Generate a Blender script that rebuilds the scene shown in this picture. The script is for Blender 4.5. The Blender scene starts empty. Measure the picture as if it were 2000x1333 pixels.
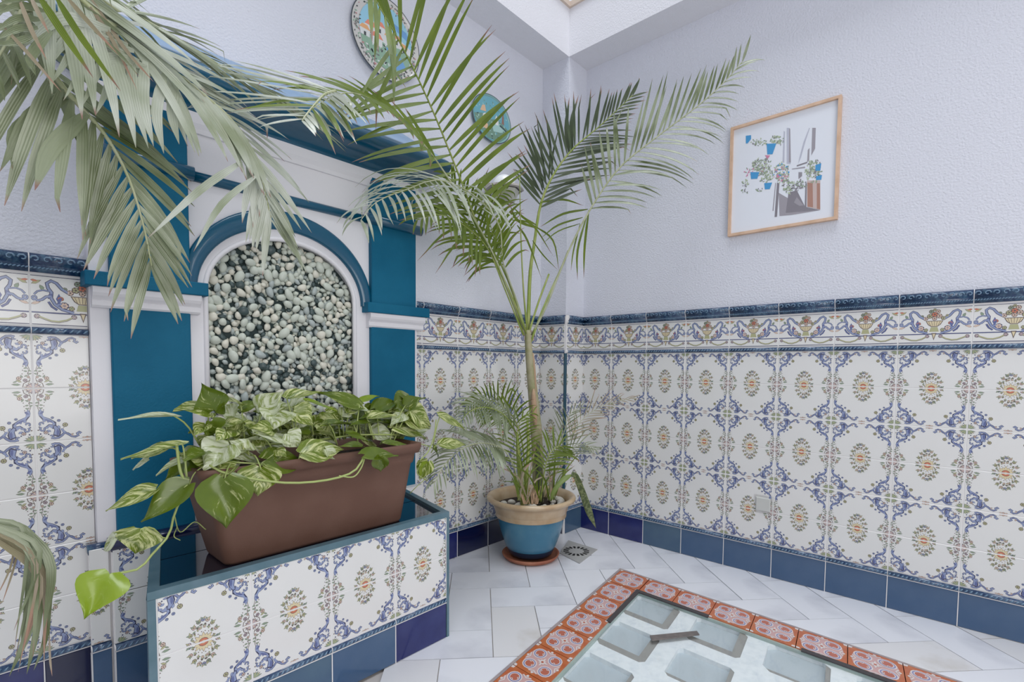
import bpy, bmesh, math, random
from mathutils import Vector, Matrix, Euler
from mathutils.geometry import tessellate_polygon
random.seed(7)
C = bpy.context.scene.collection
PI = math.pi
# ------------------------------------------------------------------ camera
F, X0, Y0 = 985.29, 1016.0, 765.63
YAW, PITCH, ROLL = 0.84369, -0.04924, 0.00829
CAM = Vector((-2.29423, -1.7554, 0.88593))
def _basis():
    cy, sy, cp, sp = math.cos(YAW), math.sin(YAW), math.cos(PITCH), math.sin(PITCH)
    d = Vector((sy*cp, cy*cp, sp)); r = Vector((cy, -sy, 0)); u = r.cross(d)
    cr, sr = math.cos(ROLL), math.sin(ROLL)
    return cr*r+sr*u, -sr*r+cr*u, d
RR, UU, DD = _basis()
cam = bpy.data.objects.new('camera', bpy.data.cameras.new('camera')); C.objects.link(cam)
cam.matrix_world = Matrix(((RR.x, UU.x, -DD.x, CAM.x), (RR.y, UU.y, -DD.y, CAM.y), (RR.z, UU.z, -DD.z, CAM.z), (0, 0, 0, 1)))
cam.data.sensor_width = 36; cam.data.lens = F/2000*36
cam.data.shift_x = (1000-X0)/2000; cam.data.shift_y = (Y0-666.5)/2000
cam.data.clip_start = 0.02
bpy.context.scene.camera = cam
# ------------------------------------------------------------------ light
sc = bpy.context.scene
sc.view_settings.view_transform = 'Standard'; sc.view_settings.look = 'None'
sc.view_settings.gamma = 1.0; sc.view_settings.use_curve_mapping = False
sc.view_settings.exposure = -0.97
sc.cycles.max_bounces = 8; sc.cycles.diffuse_bounces = 5; sc.cycles.glossy_bounces = 3
sc.cycles.transparent_max_bounces = 8
sc.cycles.use_denoising = True
w = bpy.data.worlds.new('sky'); sc.world = w; w.use_nodes = True
w.node_tree.nodes['Background'].inputs[0].default_value = (0.86, 0.92, 1.0, 1)
w.node_tree.nodes['Background'].inputs[1].default_value = 1.1
ld = bpy.data.lights.new('skylight', 'AREA'); ld.shape = 'RECTANGLE'; ld.size = 2.6; ld.size_y = 2.6
ld.energy = 350; ld.color = (0.93, 0.96, 1.0)
lo = bpy.data.objects.new('skylight', ld); C.objects.link(lo); lo.location = (-1.75, -1.75, 6.8)
ld2 = bpy.data.lights.new('fill_light', 'AREA'); ld2.shape = 'RECTANGLE'; ld2.size = 1.9; ld2.size_y = 1.9  # added fill lamp behind the camera
ld2.energy = 78; ld2.color = (1.0, 0.97, 0.94)
lo2 = bpy.data.objects.new('fill_light', ld2); C.objects.link(lo2); lo2.location = (-2.0, -3.36, 1.4)
lo2.rotation_euler = (PI/2, 0, -0.05)
# ------------------------------------------------------------------ pixel -> point helpers
def ray(x, y): return DD + RR*((x-X0)/F) - UU*((y-Y0)/F)
def onY(x, y, Y=0.0):
    v = ray(x, y); return CAM + v*((Y-CAM.y)/v.y)
def onX(x, y, X=0.0):
    v = ray(x, y); return CAM + v*((X-CAM.x)/v.x)
def onZ(x, y, Z=0.0):
    v = ray(x, y); return CAM + v*((Z-CAM.z)/v.z)
# ------------------------------------------------------------------ materials
def lin(c):
    c = c/255.0
    return c/12.92 if c <= 0.04045 else ((c+0.055)/1.055)**2.4
def rgb(r, g, b): return (lin(r), lin(g), lin(b), 1)
MATS = {}
def mat(name, col, rough=0.5, coat=0.0, bump=None, var=None, spec=0.5, transl=0.0, metal=0.0):
    """bump=(kind, scale, strength, distance)  var=(scale, col2, lo, hi)"""
    if name in MATS: return MATS[name]
    m = bpy.data.materials.new(name); m.use_nodes = True; nt = m.node_tree; N = nt.nodes; L = nt.links
    b = N['Principled BSDF']; b.inputs['Base Color'].default_value = col
    b.inputs['Roughness'].default_value = rough; b.inputs['Coat Weight'].default_value = coat
    b.inputs['Coat Roughness'].default_value = 0.08
    b.inputs['Specular IOR Level'].default_value = spec; b.inputs['Metallic'].default_value = metal
    tc = N.new('ShaderNodeTexCoord')
    if var:
        n = N.new('ShaderNodeTexNoise'); n.inputs['Scale'].default_value = var[0]; n.inputs['Detail'].default_value = 5
        L.new(tc.outputs['Object'], n.inputs['Vector'])
        r = N.new('ShaderNodeMapRange'); r.inputs[1].default_value = var[2]; r.inputs[2].default_value = var[3]
        L.new(n.outputs['Fac'], r.inputs[0])
        mx = N.new('ShaderNodeMix'); mx.data_type = 'RGBA'; mx.inputs[6].default_value = col; mx.inputs[7].default_value = var[1]
        L.new(r.outputs[0], mx.inputs[0]); L.new(mx.outputs[2], b.inputs['Base Color'])
    if bump:
        kind, s, st, dist = bump
        if kind == 'noise':
            n = N.new('ShaderNodeTexNoise'); n.inputs['Scale'].default_value = s; n.inputs['Detail'].default_value = 4; out = n.outputs['Fac']
        else:
            n = N.new('ShaderNodeTexVoronoi'); n.inputs['Scale'].default_value = s; out = n.outputs['Distance']
        L.new(tc.outputs['Object'], n.inputs['Vector'])
        bp = N.new('ShaderNodeBump'); bp.inputs['Strength'].default_value = st; bp.inputs['Distance'].default_value = dist
        L.new(out, bp.inputs['Height']); L.new(bp.outputs[0], b.inputs['Normal'])
    if transl:
        t = N.new('ShaderNodeBsdfTranslucent'); t.inputs[0].default_value = col
        ms = N.new('ShaderNodeMixShader'); ms.inputs[0].default_value = transl
        L.new(b.outputs[0], ms.inputs[1]); L.new(t.outputs[0], ms.inputs[2]); L.new(ms.outputs[0], N['Material Output'].inputs[0])
    MATS[name] = m; return m
M = {}
M['plaster'] = mat('white stucco', rgb(216, 218, 227), 0.85, bump=('noise', 140, 0.55, 0.006), spec=0.2)
M['plaster_beam'] = mat('beam stucco', rgb(228, 228, 233), 0.85, bump=('noise', 170, 0.5, 0.005), spec=0.2)
M['grout'] = mat('pale grout', rgb(224, 222, 222), 0.8)
M['glaze'] = mat('white tile glaze', rgb(222, 222, 220), 0.22, 0.25)
M['navy'] = mat('navy moulding glaze', rgb(28, 56, 92), 0.18, 0.5, bump=('noise', 180, 0.5, 0.003), var=(60, rgb(70, 104, 128), 0.45, 0.7))
M['rope'] = mat('rope moulding glaze', rgb(40, 64, 100), 0.2, 0.5, var=(90, rgb(92, 116, 140), 0.42, 0.7))
M['navylight'] = mat('lighter relief glaze', rgb(104, 134, 160), 0.16, 0.6)
M['base1'] = mat('slate blue base glaze', rgb(58, 86, 120), 0.2, 0.3, var=(6, rgb(74, 98, 128), 0.4, 0.65))
M['base2'] = mat('cobalt base glaze', rgb(24, 32, 94), 0.16, 0.4, var=(7, rgb(44, 54, 114), 0.45, 0.7))
M['base3'] = mat('grey blue base glaze', rgb(62, 88, 116), 0.2, 0.3, var=(6, rgb(78, 104, 124), 0.4, 0.65))
M['base4'] = mat('midnight base glaze', rgb(16, 24, 62), 0.14, 0.4)
M['teal'] = mat('teal wall paint', rgb(0, 92, 124), 0.6, spec=0.25, bump=('noise', 160, 0.3, 0.003), var=(5, rgb(16, 104, 136), 0.35, 0.7))
M['tealgloss'] = mat('glossy teal paint', rgb(0, 82, 112), 0.28, 0.5, bump=('noise', 14, 0.15, 0.01))
M['tealskylit'] = mat('teal roof paint tinted by skylight', rgb(92, 150, 196), 0.3, 0.6, var=(9, rgb(120, 172, 214), 0.35, 0.7))  # paler than the cove: skylight on the slope is put into the colour
M['tealdull'] = mat('grey teal rim paint', rgb(82, 112, 124), 0.4, 0.1, var=(20, rgb(98, 124, 136), 0.4, 0.7))
M['white'] = mat('white painted plaster', rgb(230, 229, 233), 0.6, bump=('noise', 60, 0.12, 0.004))
M['dark'] = mat('dark cavity', rgb(44, 60, 60), 0.8)
M['marble'] = mat('white marble', rgb(222, 224, 230), 0.3, 0.1, var=(4, rgb(196, 198, 206), 0.52, 0.72))
M['marble2'] = mat('creamy marble', rgb(216, 216, 218), 0.3, 0.1, var=(5, rgb(184, 178, 170), 0.56, 0.8))
M['floorgrout'] = mat('floor grout', rgb(186, 181, 177), 0.9)
M['brown'] = mat('brown plastic planter', rgb(102, 74, 62), 0.6, 0.0, bump=('noise', 300, 0.12, 0.002), var=(7, rgb(112, 84, 72), 0.4, 0.7), spec=0.35)
M['soil'] = mat('dark soil', rgb(44, 34, 28), 0.95, bump=('noise', 90, 0.9, 0.01))
M['potblue'] = mat('blue glazed pot', rgb(52, 112, 140), 0.28, 0.4, var=(9, rgb(78, 130, 152), 0.45, 0.75))
M['potrim'] = mat('ochre glazed rim', rgb(178, 152, 118), 0.35, 0.3, var=(14, rgb(196, 176, 146), 0.4, 0.7))
M['potnavy'] = mat('dark blue pot foot', rgb(20, 40, 62), 0.35, 0.3)
M['terracotta'] = mat('terracotta saucer', rgb(156, 92, 68), 0.6, var=(12, rgb(180, 122, 94), 0.4, 0.7))
M['pebble'] = mat('white pebble', rgb(214, 210, 200), 0.55, var=(30, rgb(190, 184, 172), 0.4, 0.8))
M['peb1'] = mat('pale grey green pebble', rgb(204, 210, 198), 0.45, var=(40, rgb(184, 194, 184), 0.4, 0.8))
M['peb2'] = mat('cream pebble', rgb(222, 220, 206), 0.45, var=(40, rgb(204, 202, 188), 0.4, 0.8))
M['peb3'] = mat('grey pebble', rgb(172, 182, 180), 0.45)
M['peb4'] = mat('dark green pebble', rgb(70, 86, 86), 0.4)
M['metal'] = mat('galvanised drain metal', rgb(176, 176, 174), 0.45, metal=0.15, bump=('noise', 200, 0.1, 0.001))
M['black'] = mat('black slot', rgb(14, 14, 14), 0.8)
M['taupe'] = mat('taupe strip', rgb(104, 98, 96), 0.6, var=(60, rgb(120, 112, 108), 0.4, 0.7))
M['paneside'] = mat('pale taupe gasket', rgb(158, 156, 152), 0.6)
M['darkstrip'] = mat('dark grey edging strip', rgb(66, 62, 64), 0.5)
M['pane'] = mat('frosted pale glass block', rgb(192, 202, 208), 0.35, 0.2)
M['gridwhite'] = mat('white painted grid', rgb(240, 244, 246), 0.55, bump=('noise', 60, 0.4, 0.004), var=(40, rgb(226, 232, 236), 0.45, 0.7))
M['greenedge'] = mat('green glass edge', rgb(164, 180, 174), 0.3, 0.2)
M['wood'] = mat('light oak frame', rgb(216, 184, 158), 0.5, var=(30, rgb(202, 168, 140), 0.4, 0.7))
M['paper'] = mat('print paper', rgb(224, 228, 236), 0.6)
M['plastic'] = mat('white switch plastic', rgb(206, 208, 204), 0.3, 0.2)
M['plastic2'] = mat('light grey rocker plastic', rgb(196, 198, 194), 0.3, 0.2)
M['lampglass'] = mat('opal lamp glass', rgb(236, 238, 240), 0.3, 0.2)
M['lampcap'] = mat('taupe lamp metal', rgb(168, 164, 158), 0.5)
M['platerim'] = mat('plate edge glaze', rgb(58, 66, 72), 0.3, 0.3)
M['orange'] = mat('rust orange glaze', rgb(178, 92, 54), 0.25, 0.3, var=(30, rgb(192, 114, 68), 0.4, 0.7))
M['edgestone'] = mat('grey lilac edge strip', rgb(150, 140, 144), 0.5, var=(20, rgb(170, 156, 152), 0.4, 0.7))

def leafmat(name, c1, c2, rough, coat, tip, tipfrom=0.84, transl=0.25):
    """palm leaflet: UV.y runs along the leaflet; browned tips; fine lengthwise ribs"""
    m = bpy.data.materials.new(name); m.use_nodes = True; nt = m.node_tree; N = nt.nodes; L = nt.links
    b = N['Principled BSDF']; b.inputs['Roughness'].default_value = rough; b.inputs['Coat Weight'].default_value = coat; b.inputs['Coat Roughness'].default_value = 0.25
    uv = N.new('ShaderNodeUVMap'); sep = N.new('ShaderNodeSeparateXYZ'); L.new(uv.outputs[0], sep.inputs[0])
    tc = N.new('ShaderNodeTexCoord'); n = N.new('ShaderNodeTexNoise'); n.inputs['Scale'].default_value = 9
    L.new(tc.outputs['Object'], n.inputs['Vector'])
    mx = N.new('ShaderNodeMix'); mx.data_type = 'RGBA'; mx.inputs[6].default_value = c1; mx.inputs[7].default_value = c2
    rr = N.new('ShaderNodeMapRange'); rr.inputs[1].default_value = 0.35; rr.inputs[2].default_value = 0.65
    L.new(n.outputs['Fac'], rr.inputs[0]); L.new(rr.outputs[0], mx.inputs[0])
    ad = N.new('ShaderNodeMath'); ad.operation = 'MULTIPLY_ADD'; ad.inputs[1].default_value = 0.35; L.new(n.outputs['Fac'], ad.inputs[0]); L.new(sep.outputs[1], ad.inputs[2])
    tr = N.new('ShaderNodeMapRange'); tr.inputs[1].default_value = tipfrom+0.17; tr.inputs[2].default_value = tipfrom+0.24
    L.new(ad.outputs[0], tr.inputs[0])
    m2 = N.new('ShaderNodeMix'); m2.data_type = 'RGBA'; m2.inputs[7].default_value = tip
    L.new(tr.outputs[0], m2.inputs[0]); L.new(mx.outputs[2], m2.inputs[6]); L.new(m2.outputs[2], b.inputs['Base Color'])
    wv = N.new('ShaderNodeMath'); wv.operation = 'SINE'; ml = N.new('ShaderNodeMath'); ml.operation = 'MULTIPLY'; ml.inputs[1].default_value = 28
    L.new(sep.outputs[0], ml.inputs[0]); L.new(ml.outputs[0], wv.inputs[0])
    bp = N.new('ShaderNodeBump'); bp.inputs['Strength'].default_value = 0.35; bp.inputs['Distance'].default_value = 0.001
    L.new(wv.outputs[0], bp.inputs['Height']); L.new(bp.outputs[0], b.inputs['Normal'])
    t = N.new('ShaderNodeBsdfTranslucent'); L.new(m2.outputs[2], t.inputs[0])
    ms = N.new('ShaderNodeMixShader'); ms.inputs[0].default_value = transl
    L.new(b.outputs[0], ms.inputs[1]); L.new(t.outputs[0], ms.inputs[2]); L.new(ms.outputs[0], N['Material Output'].inputs[0])
    return m
BR = rgb(150, 112, 98)
L_GREEN = leafmat('palm leaflet green', rgb(96, 118, 26), rgb(120, 140, 42), 0.4, 0.2, BR, 0.86, 0.35)
L_DARK = leafmat('palm leaflet dark', rgb(62, 76, 52), rgb(84, 98, 66), 0.42, 0.2, BR, 0.86)
L_SHEEN = leafmat('palm leaflet painted sheen', rgb(148, 158, 126), rgb(204, 210, 196), 0.25, 1.0, BR, 0.95)  # pale tones paint the sky's reflection into the leaflet colour
L_GREENSHEEN = leafmat('palm leaflet green with painted sheen', rgb(88, 102, 54), rgb(156, 166, 134), 0.26, 1.0, BR, 0.94)  # green base; the paler second tone is sky sheen painted in
L_DRY = leafmat('palm leaflet dry', rgb(172, 158, 138), rgb(150, 142, 110), 0.6, 0.1, rgb(176, 142, 122), 0.7)
STEM = mat('palm stem green', rgb(132, 150, 62), 0.4, 0.2, var=(20, rgb(160, 166, 98), 0.4, 0.7))
STEMD = mat('palm stem dark', rgb(78, 84, 60), 0.5)
STEMP = mat('palm stem pale', rgb(176, 180, 148), 0.45, 0.1, var=(24, rgb(150, 158, 112), 0.4, 0.7))
TRUNK = mat('palm trunk', rgb(164, 158, 128), 0.55, var=(16, rgb(134, 136, 88), 0.4, 0.65), bump=('noise', 60, 0.3, 0.003))
HUSK = mat('dry palm husk', rgb(176, 148, 120), 0.8, bump=('noise', 120, 0.6, 0.004))
def pothosmat(name, g1, g2, cream, lo, hi):
    m = bpy.data.materials.new(name); m.use_nodes = True; nt = m.node_tree; N = nt.nodes; L = nt.links
    b = N['Principled BSDF']; b.inputs['Roughness'].default_value = 0.3; b.inputs['Coat Weight'].default_value = 0.35; b.inputs['Coat Roughness'].default_value = 0.2
    uv = N.new('ShaderNodeUVMap'); sep = N.new('ShaderNodeSeparateXYZ'); L.new(uv.outputs[0], sep.inputs[0])
    ab = N.new('ShaderNodeMath'); ab.operation = 'ABSOLUTE'; L.new(sep.outputs[0], ab.inputs[0])
    # streak coordinate: veins run outward and forward from the midrib
    s1 = N.new('ShaderNodeMath'); s1.operation = 'MULTIPLY_ADD'; s1.inputs[1].default_value = -0.55; L.new(ab.outputs[0], s1.inputs[0]); L.new(sep.outputs[1], s1.inputs[2])
    cb = N.new('ShaderNodeCombineXYZ'); sx = N.new('ShaderNodeMath'); sx.operation = 'MULTIPLY'; sx.inputs[1].default_value = 1.3
    L.new(sep.outputs[0], sx.inputs[0]); L.new(sx.outputs[0], cb.inputs[0])
    sy = N.new('ShaderNodeMath'); sy.operation = 'MULTIPLY'; sy.inputs[1].default_value = 7.0; L.new(s1.outputs[0], sy.inputs[0]); L.new(sy.outputs[0], cb.inputs[1])
    oi = N.new('ShaderNodeObjectInfo'); rz = N.new('ShaderNodeMath'); rz.operation = 'MULTIPLY'; rz.inputs[1].default_value = 37; L.new(oi.outputs['Random'], rz.inputs[0]); L.new(rz.outputs[0], cb.inputs[2])
    n = N.new('ShaderNodeTexNoise'); n.inputs['Scale'].default_value = 1.0; n.inputs['Detail'].default_value = 6; n.inputs['Roughness'].default_value = 0.7
    L.new(cb.outputs[0], n.inputs['Vector'])
    r = N.new('ShaderNodeMapRange'); r.inputs[1].default_value = lo; r.inputs[2].default_value = hi; L.new(n.outputs['Fac'], r.inputs[0])
    tc = N.new('ShaderNodeTexCoord'); n2 = N.new('ShaderNodeTexNoise'); n2.inputs['Scale'].default_value = 25; L.new(tc.outputs['Object'], n2.inputs['Vector'])
    g = N.new('ShaderNodeMix'); g.data_type = 'RGBA'; g.inputs[6].default_value = g1; g.inputs[7].default_value = g2; L.new(n2.outputs['Fac'], g.inputs[0])
    mx = N.new('ShaderNodeMix'); mx.data_type = 'RGBA'; mx.inputs[7].default_value = cream; L.new(g.outputs[2], mx.inputs[6]); L.new(r.outputs[0], mx.inputs[0])
    L.new(mx.outputs[2], b.inputs['Base Color'])
    t = N.new('ShaderNodeBsdfTranslucent'); L.new(mx.outputs[2], t.inputs[0])
    ms = N.new('ShaderNodeMixShader'); ms.inputs[0].default_value = 0.25
    L.new(b.outputs[0], ms.inputs[1]); L.new(t.outputs[0], ms.inputs[2]); L.new(ms.outputs[0], N['Material Output'].inputs[0])
    return m
CRM = rgb(218, 222, 160)
POTH = [pothosmat('pothos leaf green', rgb(78, 100, 20), rgb(112, 132, 36), CRM, 0.58, 0.7),
        pothosmat('pothos leaf variegated', rgb(92, 116, 26), rgb(130, 148, 48), CRM, 0.47, 0.58),
        pothosmat('pothos leaf pale', rgb(130, 148, 66), rgb(164, 178, 100), rgb(222, 228, 200), 0.4, 0.55),
        pothosmat('pothos leaf lime', rgb(132, 160, 34), rgb(156, 178, 60), CRM, 0.6, 0.75)]
VINE = mat('pothos vine', rgb(160, 174, 104), 0.4, 0.2)
def glassmat():
    m = bpy.data.materials.new('walk on glass'); m.use_nodes = True; N = m.node_tree.nodes; L = m.node_tree.links
    N.remove(N['Principled BSDF'])
    tr = N.new('ShaderNodeBsdfTransparent'); tr.inputs[0].default_value = (0.975, 0.985, 0.985, 1)
    gl = N.new('ShaderNodeBsdfGlossy'); gl.inputs[1].default_value = 0.04
    fr = N.new('ShaderNodeFresnel'); fr.inputs[0].default_value = 1.5
    ms = N.new('ShaderNodeMixShader'); ge = N.new('ShaderNodeNewGeometry'); su = N.new('ShaderNodeMath'); su.operation = 'SUBTRACT'; su.inputs[0].default_value = 1.0; L.new(ge.outputs['Backfacing'], su.inputs[1])
    mu = N.new('ShaderNodeMath'); mu.operation = 'MULTIPLY'; L.new(fr.outputs[0], mu.inputs[0]); L.new(su.outputs[0], mu.inputs[1])
    L.new(mu.outputs[0], ms.inputs[0]); L.new(tr.outputs[0], ms.inputs[1]); L.new(gl.outputs[0], ms.inputs[2])
    L.new(ms.outputs[0], N['Material Output'].inputs[0]); return m
GLASS = glassmat()
# ------------------------------------------------------------------ mesh builder
class MB:
    def __init__(s): s.v = []; s.f = []; s.m = []; s.uv = {}
    def add(s, verts, faces, mi=0):
        o = len(s.v); s.v += [tuple(p) for p in verts]
        s.f += [tuple(i+o for i in f) for f in faces]; s.m += [mi]*len(faces); return s
    def box(s, a, b, mi=0):
        x0, y0, z0 = a; x1, y1, z1 = b
        return s.add([(x0,y0,z0),(x1,y0,z0),(x1,y1,z0),(x0,y1,z0),(x0,y0,z1),(x1,y0,z1),(x1,y1,z1),(x0,y1,z1)],
                     [(0,3,2,1),(4,5,6,7),(0,1,5,4),(1,2,6,5),(2,3,7,6),(3,0,4,7)], mi)
    def bbox(s, a, b, e, mi=0):
        """box with chamfered front (-y) edges and sides running back"""
        x0, y0, z0 = a; x1, y1, z1 = b
        return s.add([(x0,y1,z0),(x1,y1,z0),(x1,y1,z1),(x0,y1,z1), (x0,y0+e,z0),(x1,y0+e,z0),(x1,y0+e,z1),(x0,y0+e,z1),
                      (x0+e,y0,z0+e),(x1-e,y0,z0+e),(x1-e,y0,z1-e),(x0+e,y0,z1-e)],
                     [(0,3,2,1),(0,1,5,4),(1,2,6,5),(2,3,7,6),(3,0,4,7),(4,5,9,8),(5,6,10,9),(6,7,11,10),(7,4,8,11),(8,9,10,11)], mi)
    def prism(s, poly, z0, z1, mi=0):
        n = len(poly); vs = [(p[0], p[1], z0) for p in poly]+[(p[0], p[1], z1) for p in poly]
        fs = [tuple(range(n-1, -1, -1)), tuple(range(n, 2*n))]+[(i, (i+1) % n, (i+1) % n+n, i+n) for i in range(n)]
        return s.add(vs, fs, mi)
    def extrude(s, prof, p0, p1, up=Vector((0,0,1)), mi=0, cap=True):
        """prof: list of (out, z) swept from p0 to p1; 'out' points right of travel"""
        p0 = Vector(p0); p1 = Vector(p1); d = (p1-p0).normalized(); out = d.cross(up)
        n = len(prof); vs = [p0+out*a+up*b for a, b in prof]+[p1+out*a+up*b for a, b in prof]
        fs = [(i, i+n, i+n+1, i+1) for i in range(n-1)]
        if cap: fs += [tuple(range(n)), tuple(range(2*n-1, n-1, -1))]
        return s.add(vs, fs, mi)
    def tube(s, pts, rad, n=8, mi=0, cap=True, sq=1.0):
        pts = [Vector(p) for p in pts]
        if not isinstance(rad, (list, tuple)): rad = [rad]*len(pts)
        vs = []; prev = None
        for i, p in enumerate(pts):
            t = (pts[min(i+1, len(pts)-1)]-pts[max(i-1, 0)]).normalized()
            if prev is None:
                a = Vector((0,0,1)) if abs(t.z) < 0.9 else Vector((1,0,0)); x = t.cross(a).normalized()
            else: x = (prev-t*prev.dot(t)).normalized()
            y = t.cross(x); prev = x
            for k in range(n):
                an = 2*PI*k/n; vs.append(p+(x*math.cos(an)+y*math.sin(an)*sq)*rad[i])
        fs = [(i*n+k, i*n+(k+1) % n, (i+1)*n+(k+1) % n, (i+1)*n+k) for i in range(len(pts)-1) for k in range(n)]
        if cap: fs += [tuple(range(n-1, -1, -1)), tuple(range((len(pts)-1)*n, len(pts)*n))]
        return s.add(vs, fs, mi)
    def lathe(s, prof, c, n=40, mi=0, sy=1.0):
        vs = [(c[0]+r*math.cos(2*PI*k/n), c[1]+sy*r*math.sin(2*PI*k/n), c[2]+z) for r, z in prof for k in range(n)]
        fs = [(i*n+k, i*n+(k+1) % n, (i+1)*n+(k+1) % n, (i+1)*n+k) for i in range(len(prof)-1) for k in range(n)]
        return s.add(vs, fs, mi)
    def mesh(s, name, mats, smooth=False):
        me = bpy.data.meshes.new(name); me.from_pydata(s.v, [], s.f)
        for m in (mats if isinstance(mats, (list, tuple)) else [mats]): me.materials.append(m)
        me.polygons.foreach_set('material_index', s.m)
        if smooth: me.polygons.foreach_set('use_smooth', [True]*len(me.polygons))
        me.update(); return me
    def build(s, name, mats, parent=None, smooth=False): return link(name, s.mesh(name, mats, smooth), parent)
BASE = {}
def link(name, me, parent=None, loc=(0,0,0), rot=None):
    """loc is a world position; parents are never rotated or scaled"""
    o = bpy.data.objects.new(name, me); C.objects.link(o); loc = Vector(loc)
    if rot is not None: o.rotation_euler = rot
    if parent is not None: o.parent = parent; o.location = loc-BASE[parent]
    else: o.location = loc
    BASE[o] = loc; return o
def thing(name, label, cat, loc=(0,0,0), group=None):
    o = bpy.data.objects.new(name, None); C.objects.link(o); o.location = loc; o.empty_display_size = 0.05
    BASE[o] = Vector(loc); o['label'] = label; o['category'] = cat
    if group: o['group'] = group
    return o
def tag(o, label, cat, group=None):
    o['label'] = label; o['category'] = cat
    if group: o['group'] = group
    return o
def struct(o): o['kind'] = 'structure'; return o
# ------------------------------------------------------------------ flat print on tiles, plates and pictures
class Art:
    """2-D shapes (x to the right, z up), kept as triangles in layers; layer k lies k*dl in front of the glaze"""
    def __init__(s): s.t = []; s.k = 0
    def lay(s, l): s.k += 1; return l+(s.k % 56)*0.017
    def poly(s, pts, c, l=1, mir=False):
        l = s.lay(l)
        for tri in tessellate_polygon([[Vector((p[0], p[1], 0)) for p in pts]]):
            s.t.append(([pts[i][:2] for i in tri], c, l))
            if mir: s.t.append(([(-pts[i][0], pts[i][1]) for i in tri][::-1], c, l))
    def disc(s, x, y, r, c, l=1, n=7, mir=False, ry=None):
        ry = ry or r; s.poly([(x+r*math.cos(2*PI*k/n+.3), y+ry*math.sin(2*PI*k/n+.3)) for k in range(n)], c, l, mir)
    def stroke(s, pts, wd, c, l=1, mir=False, taper=0.0, closed=False):
        l = s.lay(l); n = len(pts); L_ = []; R_ = []
        for i, p in enumerate(pts):
            a = pts[(i-1) % n] if closed else pts[max(i-1, 0)]; b = pts[(i+1) % n] if closed else pts[min(i+1, n-1)]
            dx, dy = b[0]-a[0], b[1]-a[1]; q = math.hypot(dx, dy) or 1
            h = wd/2*(1-taper*i/(n-1)); L_.append((p[0]-dy/q*h, p[1]+dx/q*h)); R_.append((p[0]+dy/q*h, p[1]-dx/q*h))
        for i in range(n if closed else n-1):
            j = (i+1) % n; q = [R_[i], R_[j], L_[j], L_[i]]
            s.t.append(([q[0], q[1], q[2]], c, l)); s.t.append(([q[0], q[2], q[3]], c, l))
            if mir:
                q = [(-a, b) for a, b in q][::-1]; s.t.append(([q[0], q[1], q[2]], c, l)); s.t.append(([q[0], q[2], q[3]], c, l))
    def ostroke(s, pts, wd, c, oc, o=1.1, mir=False, taper=0.0):
        s.stroke(pts, wd+2*o, oc, 1, mir, taper); s.stroke(pts, wd, c, 2, mir, taper)
    def leaf(s, x, y, an, ln, wd, c, oc=None, mir=False, o=0.7):
        ca, sa = math.cos(math.radians(an)), math.sin(math.radians(an))
        def P(k, e=0):
            q = [(0-e, 0), (.35, .5), (.7, .38), (1+e*.5, 0), (.7, -.38), (.35, -.5)]
            return [(x+(a*ln)*ca-(b*(wd+2*e))*sa, y+(a*ln)*sa+(b*(wd+2*e))*ca) for a, b in q]
        if oc is not None: s.poly(P(0, o if False else 0.0), oc, 1, mir); s.poly([(x+(a*ln*.86+ln*.06)*ca-(b*(wd-1.4*o))*sa, y+(a*ln*.86+ln*.06)*sa+(b*(wd-1.4*o))*ca) for a, b in [(0,0),(.35,.5),(.7,.38),(1,0),(.7,-.38),(.35,-.5)]], c, 2, mir)
        else: s.poly(P(0), c, 2, mir)
    def flower(s, x, y, r, c, oc, cc, mir=False, n=5):
        s.disc(x, y, r*1.05, oc, 1, 8, mir)
        for k in range(n):
            a = 2*PI*k/n; s.disc(x+r*.55*math.cos(a), y+r*.55*math.sin(a), r*.34, c, 2, 5, mir)
        s.disc(x, y, r*.26, cc, 3, 5, mir)
    def curl(s, x, y, r, a0, a1, wd, c, oc, mir=False, o=1.0, n=9):
        pts = [(x+r*(1-.62*i/(n-1))*math.cos(math.radians(a0+(a1-a0)*i/(n-1))), y+r*(1-.62*i/(n-1))*math.sin(math.radians(a0+(a1-a0)*i/(n-1)))) for i in range(n)]
        s.ostroke(pts, wd, c, oc, o, mir)
def clip_tris(tris, x0, x1, z0, z1):
    out = []
    for pts, c, l in tris:
        xs = [p[0] for p in pts]; zs = [p[1] for p in pts]
        if min(xs) >= x0 and max(xs) <= x1 and min(zs) >= z0 and max(zs) <= z1: out.append((pts, c, l)); continue
        poly = list(pts)
        for ax, lim, sg in ((0, x0, 1), (0, x1, -1), (1, z0, 1), (1, z1, -1)):
            new = []
            for i in range(len(poly)):
                a, b = poly[i], poly[(i+1) % len(poly)]; da, db = (a[ax]-lim)*sg, (b[ax]-lim)*sg
                if da >= 0: new.append(a)
                if (da >= 0) != (db >= 0):
                    t = da/(da-db); new.append((a[0]+(b[0]-a[0])*t, a[1]+(b[1]-a[1])*t))
            poly = new
            if len(poly) < 3: break
        if len(poly) >= 3: out.append((poly, c, l))
    return out
def art_mesh(name, art, pal, body, x0, x1, z0, z1, yf, dl=0.00012, sc_=0.001):
    """body: MB already holding the piece (material 0); art is laid on the plane y = yf, facing -y"""
    mb = body
    for pts, c, l in clip_tris(art.t, x0/sc_, x1/sc_, z0/sc_, z1/sc_):
        q = [(p[0]*sc_, yf-dl*l, p[1]*sc_) for p in pts]
        a = sum((pts[i][0]*pts[(i+1) % len(pts)][1]-pts[(i+1) % len(pts)][0]*pts[i][1]) for i in range(len(pts)))
        if abs(a) < 1e-9: continue
        mb.add(q, [tuple(range(len(q))) if a > 0 else tuple(range(len(q)-1, -1, -1))], c)
    return mb.mesh(name, pal)
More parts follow.
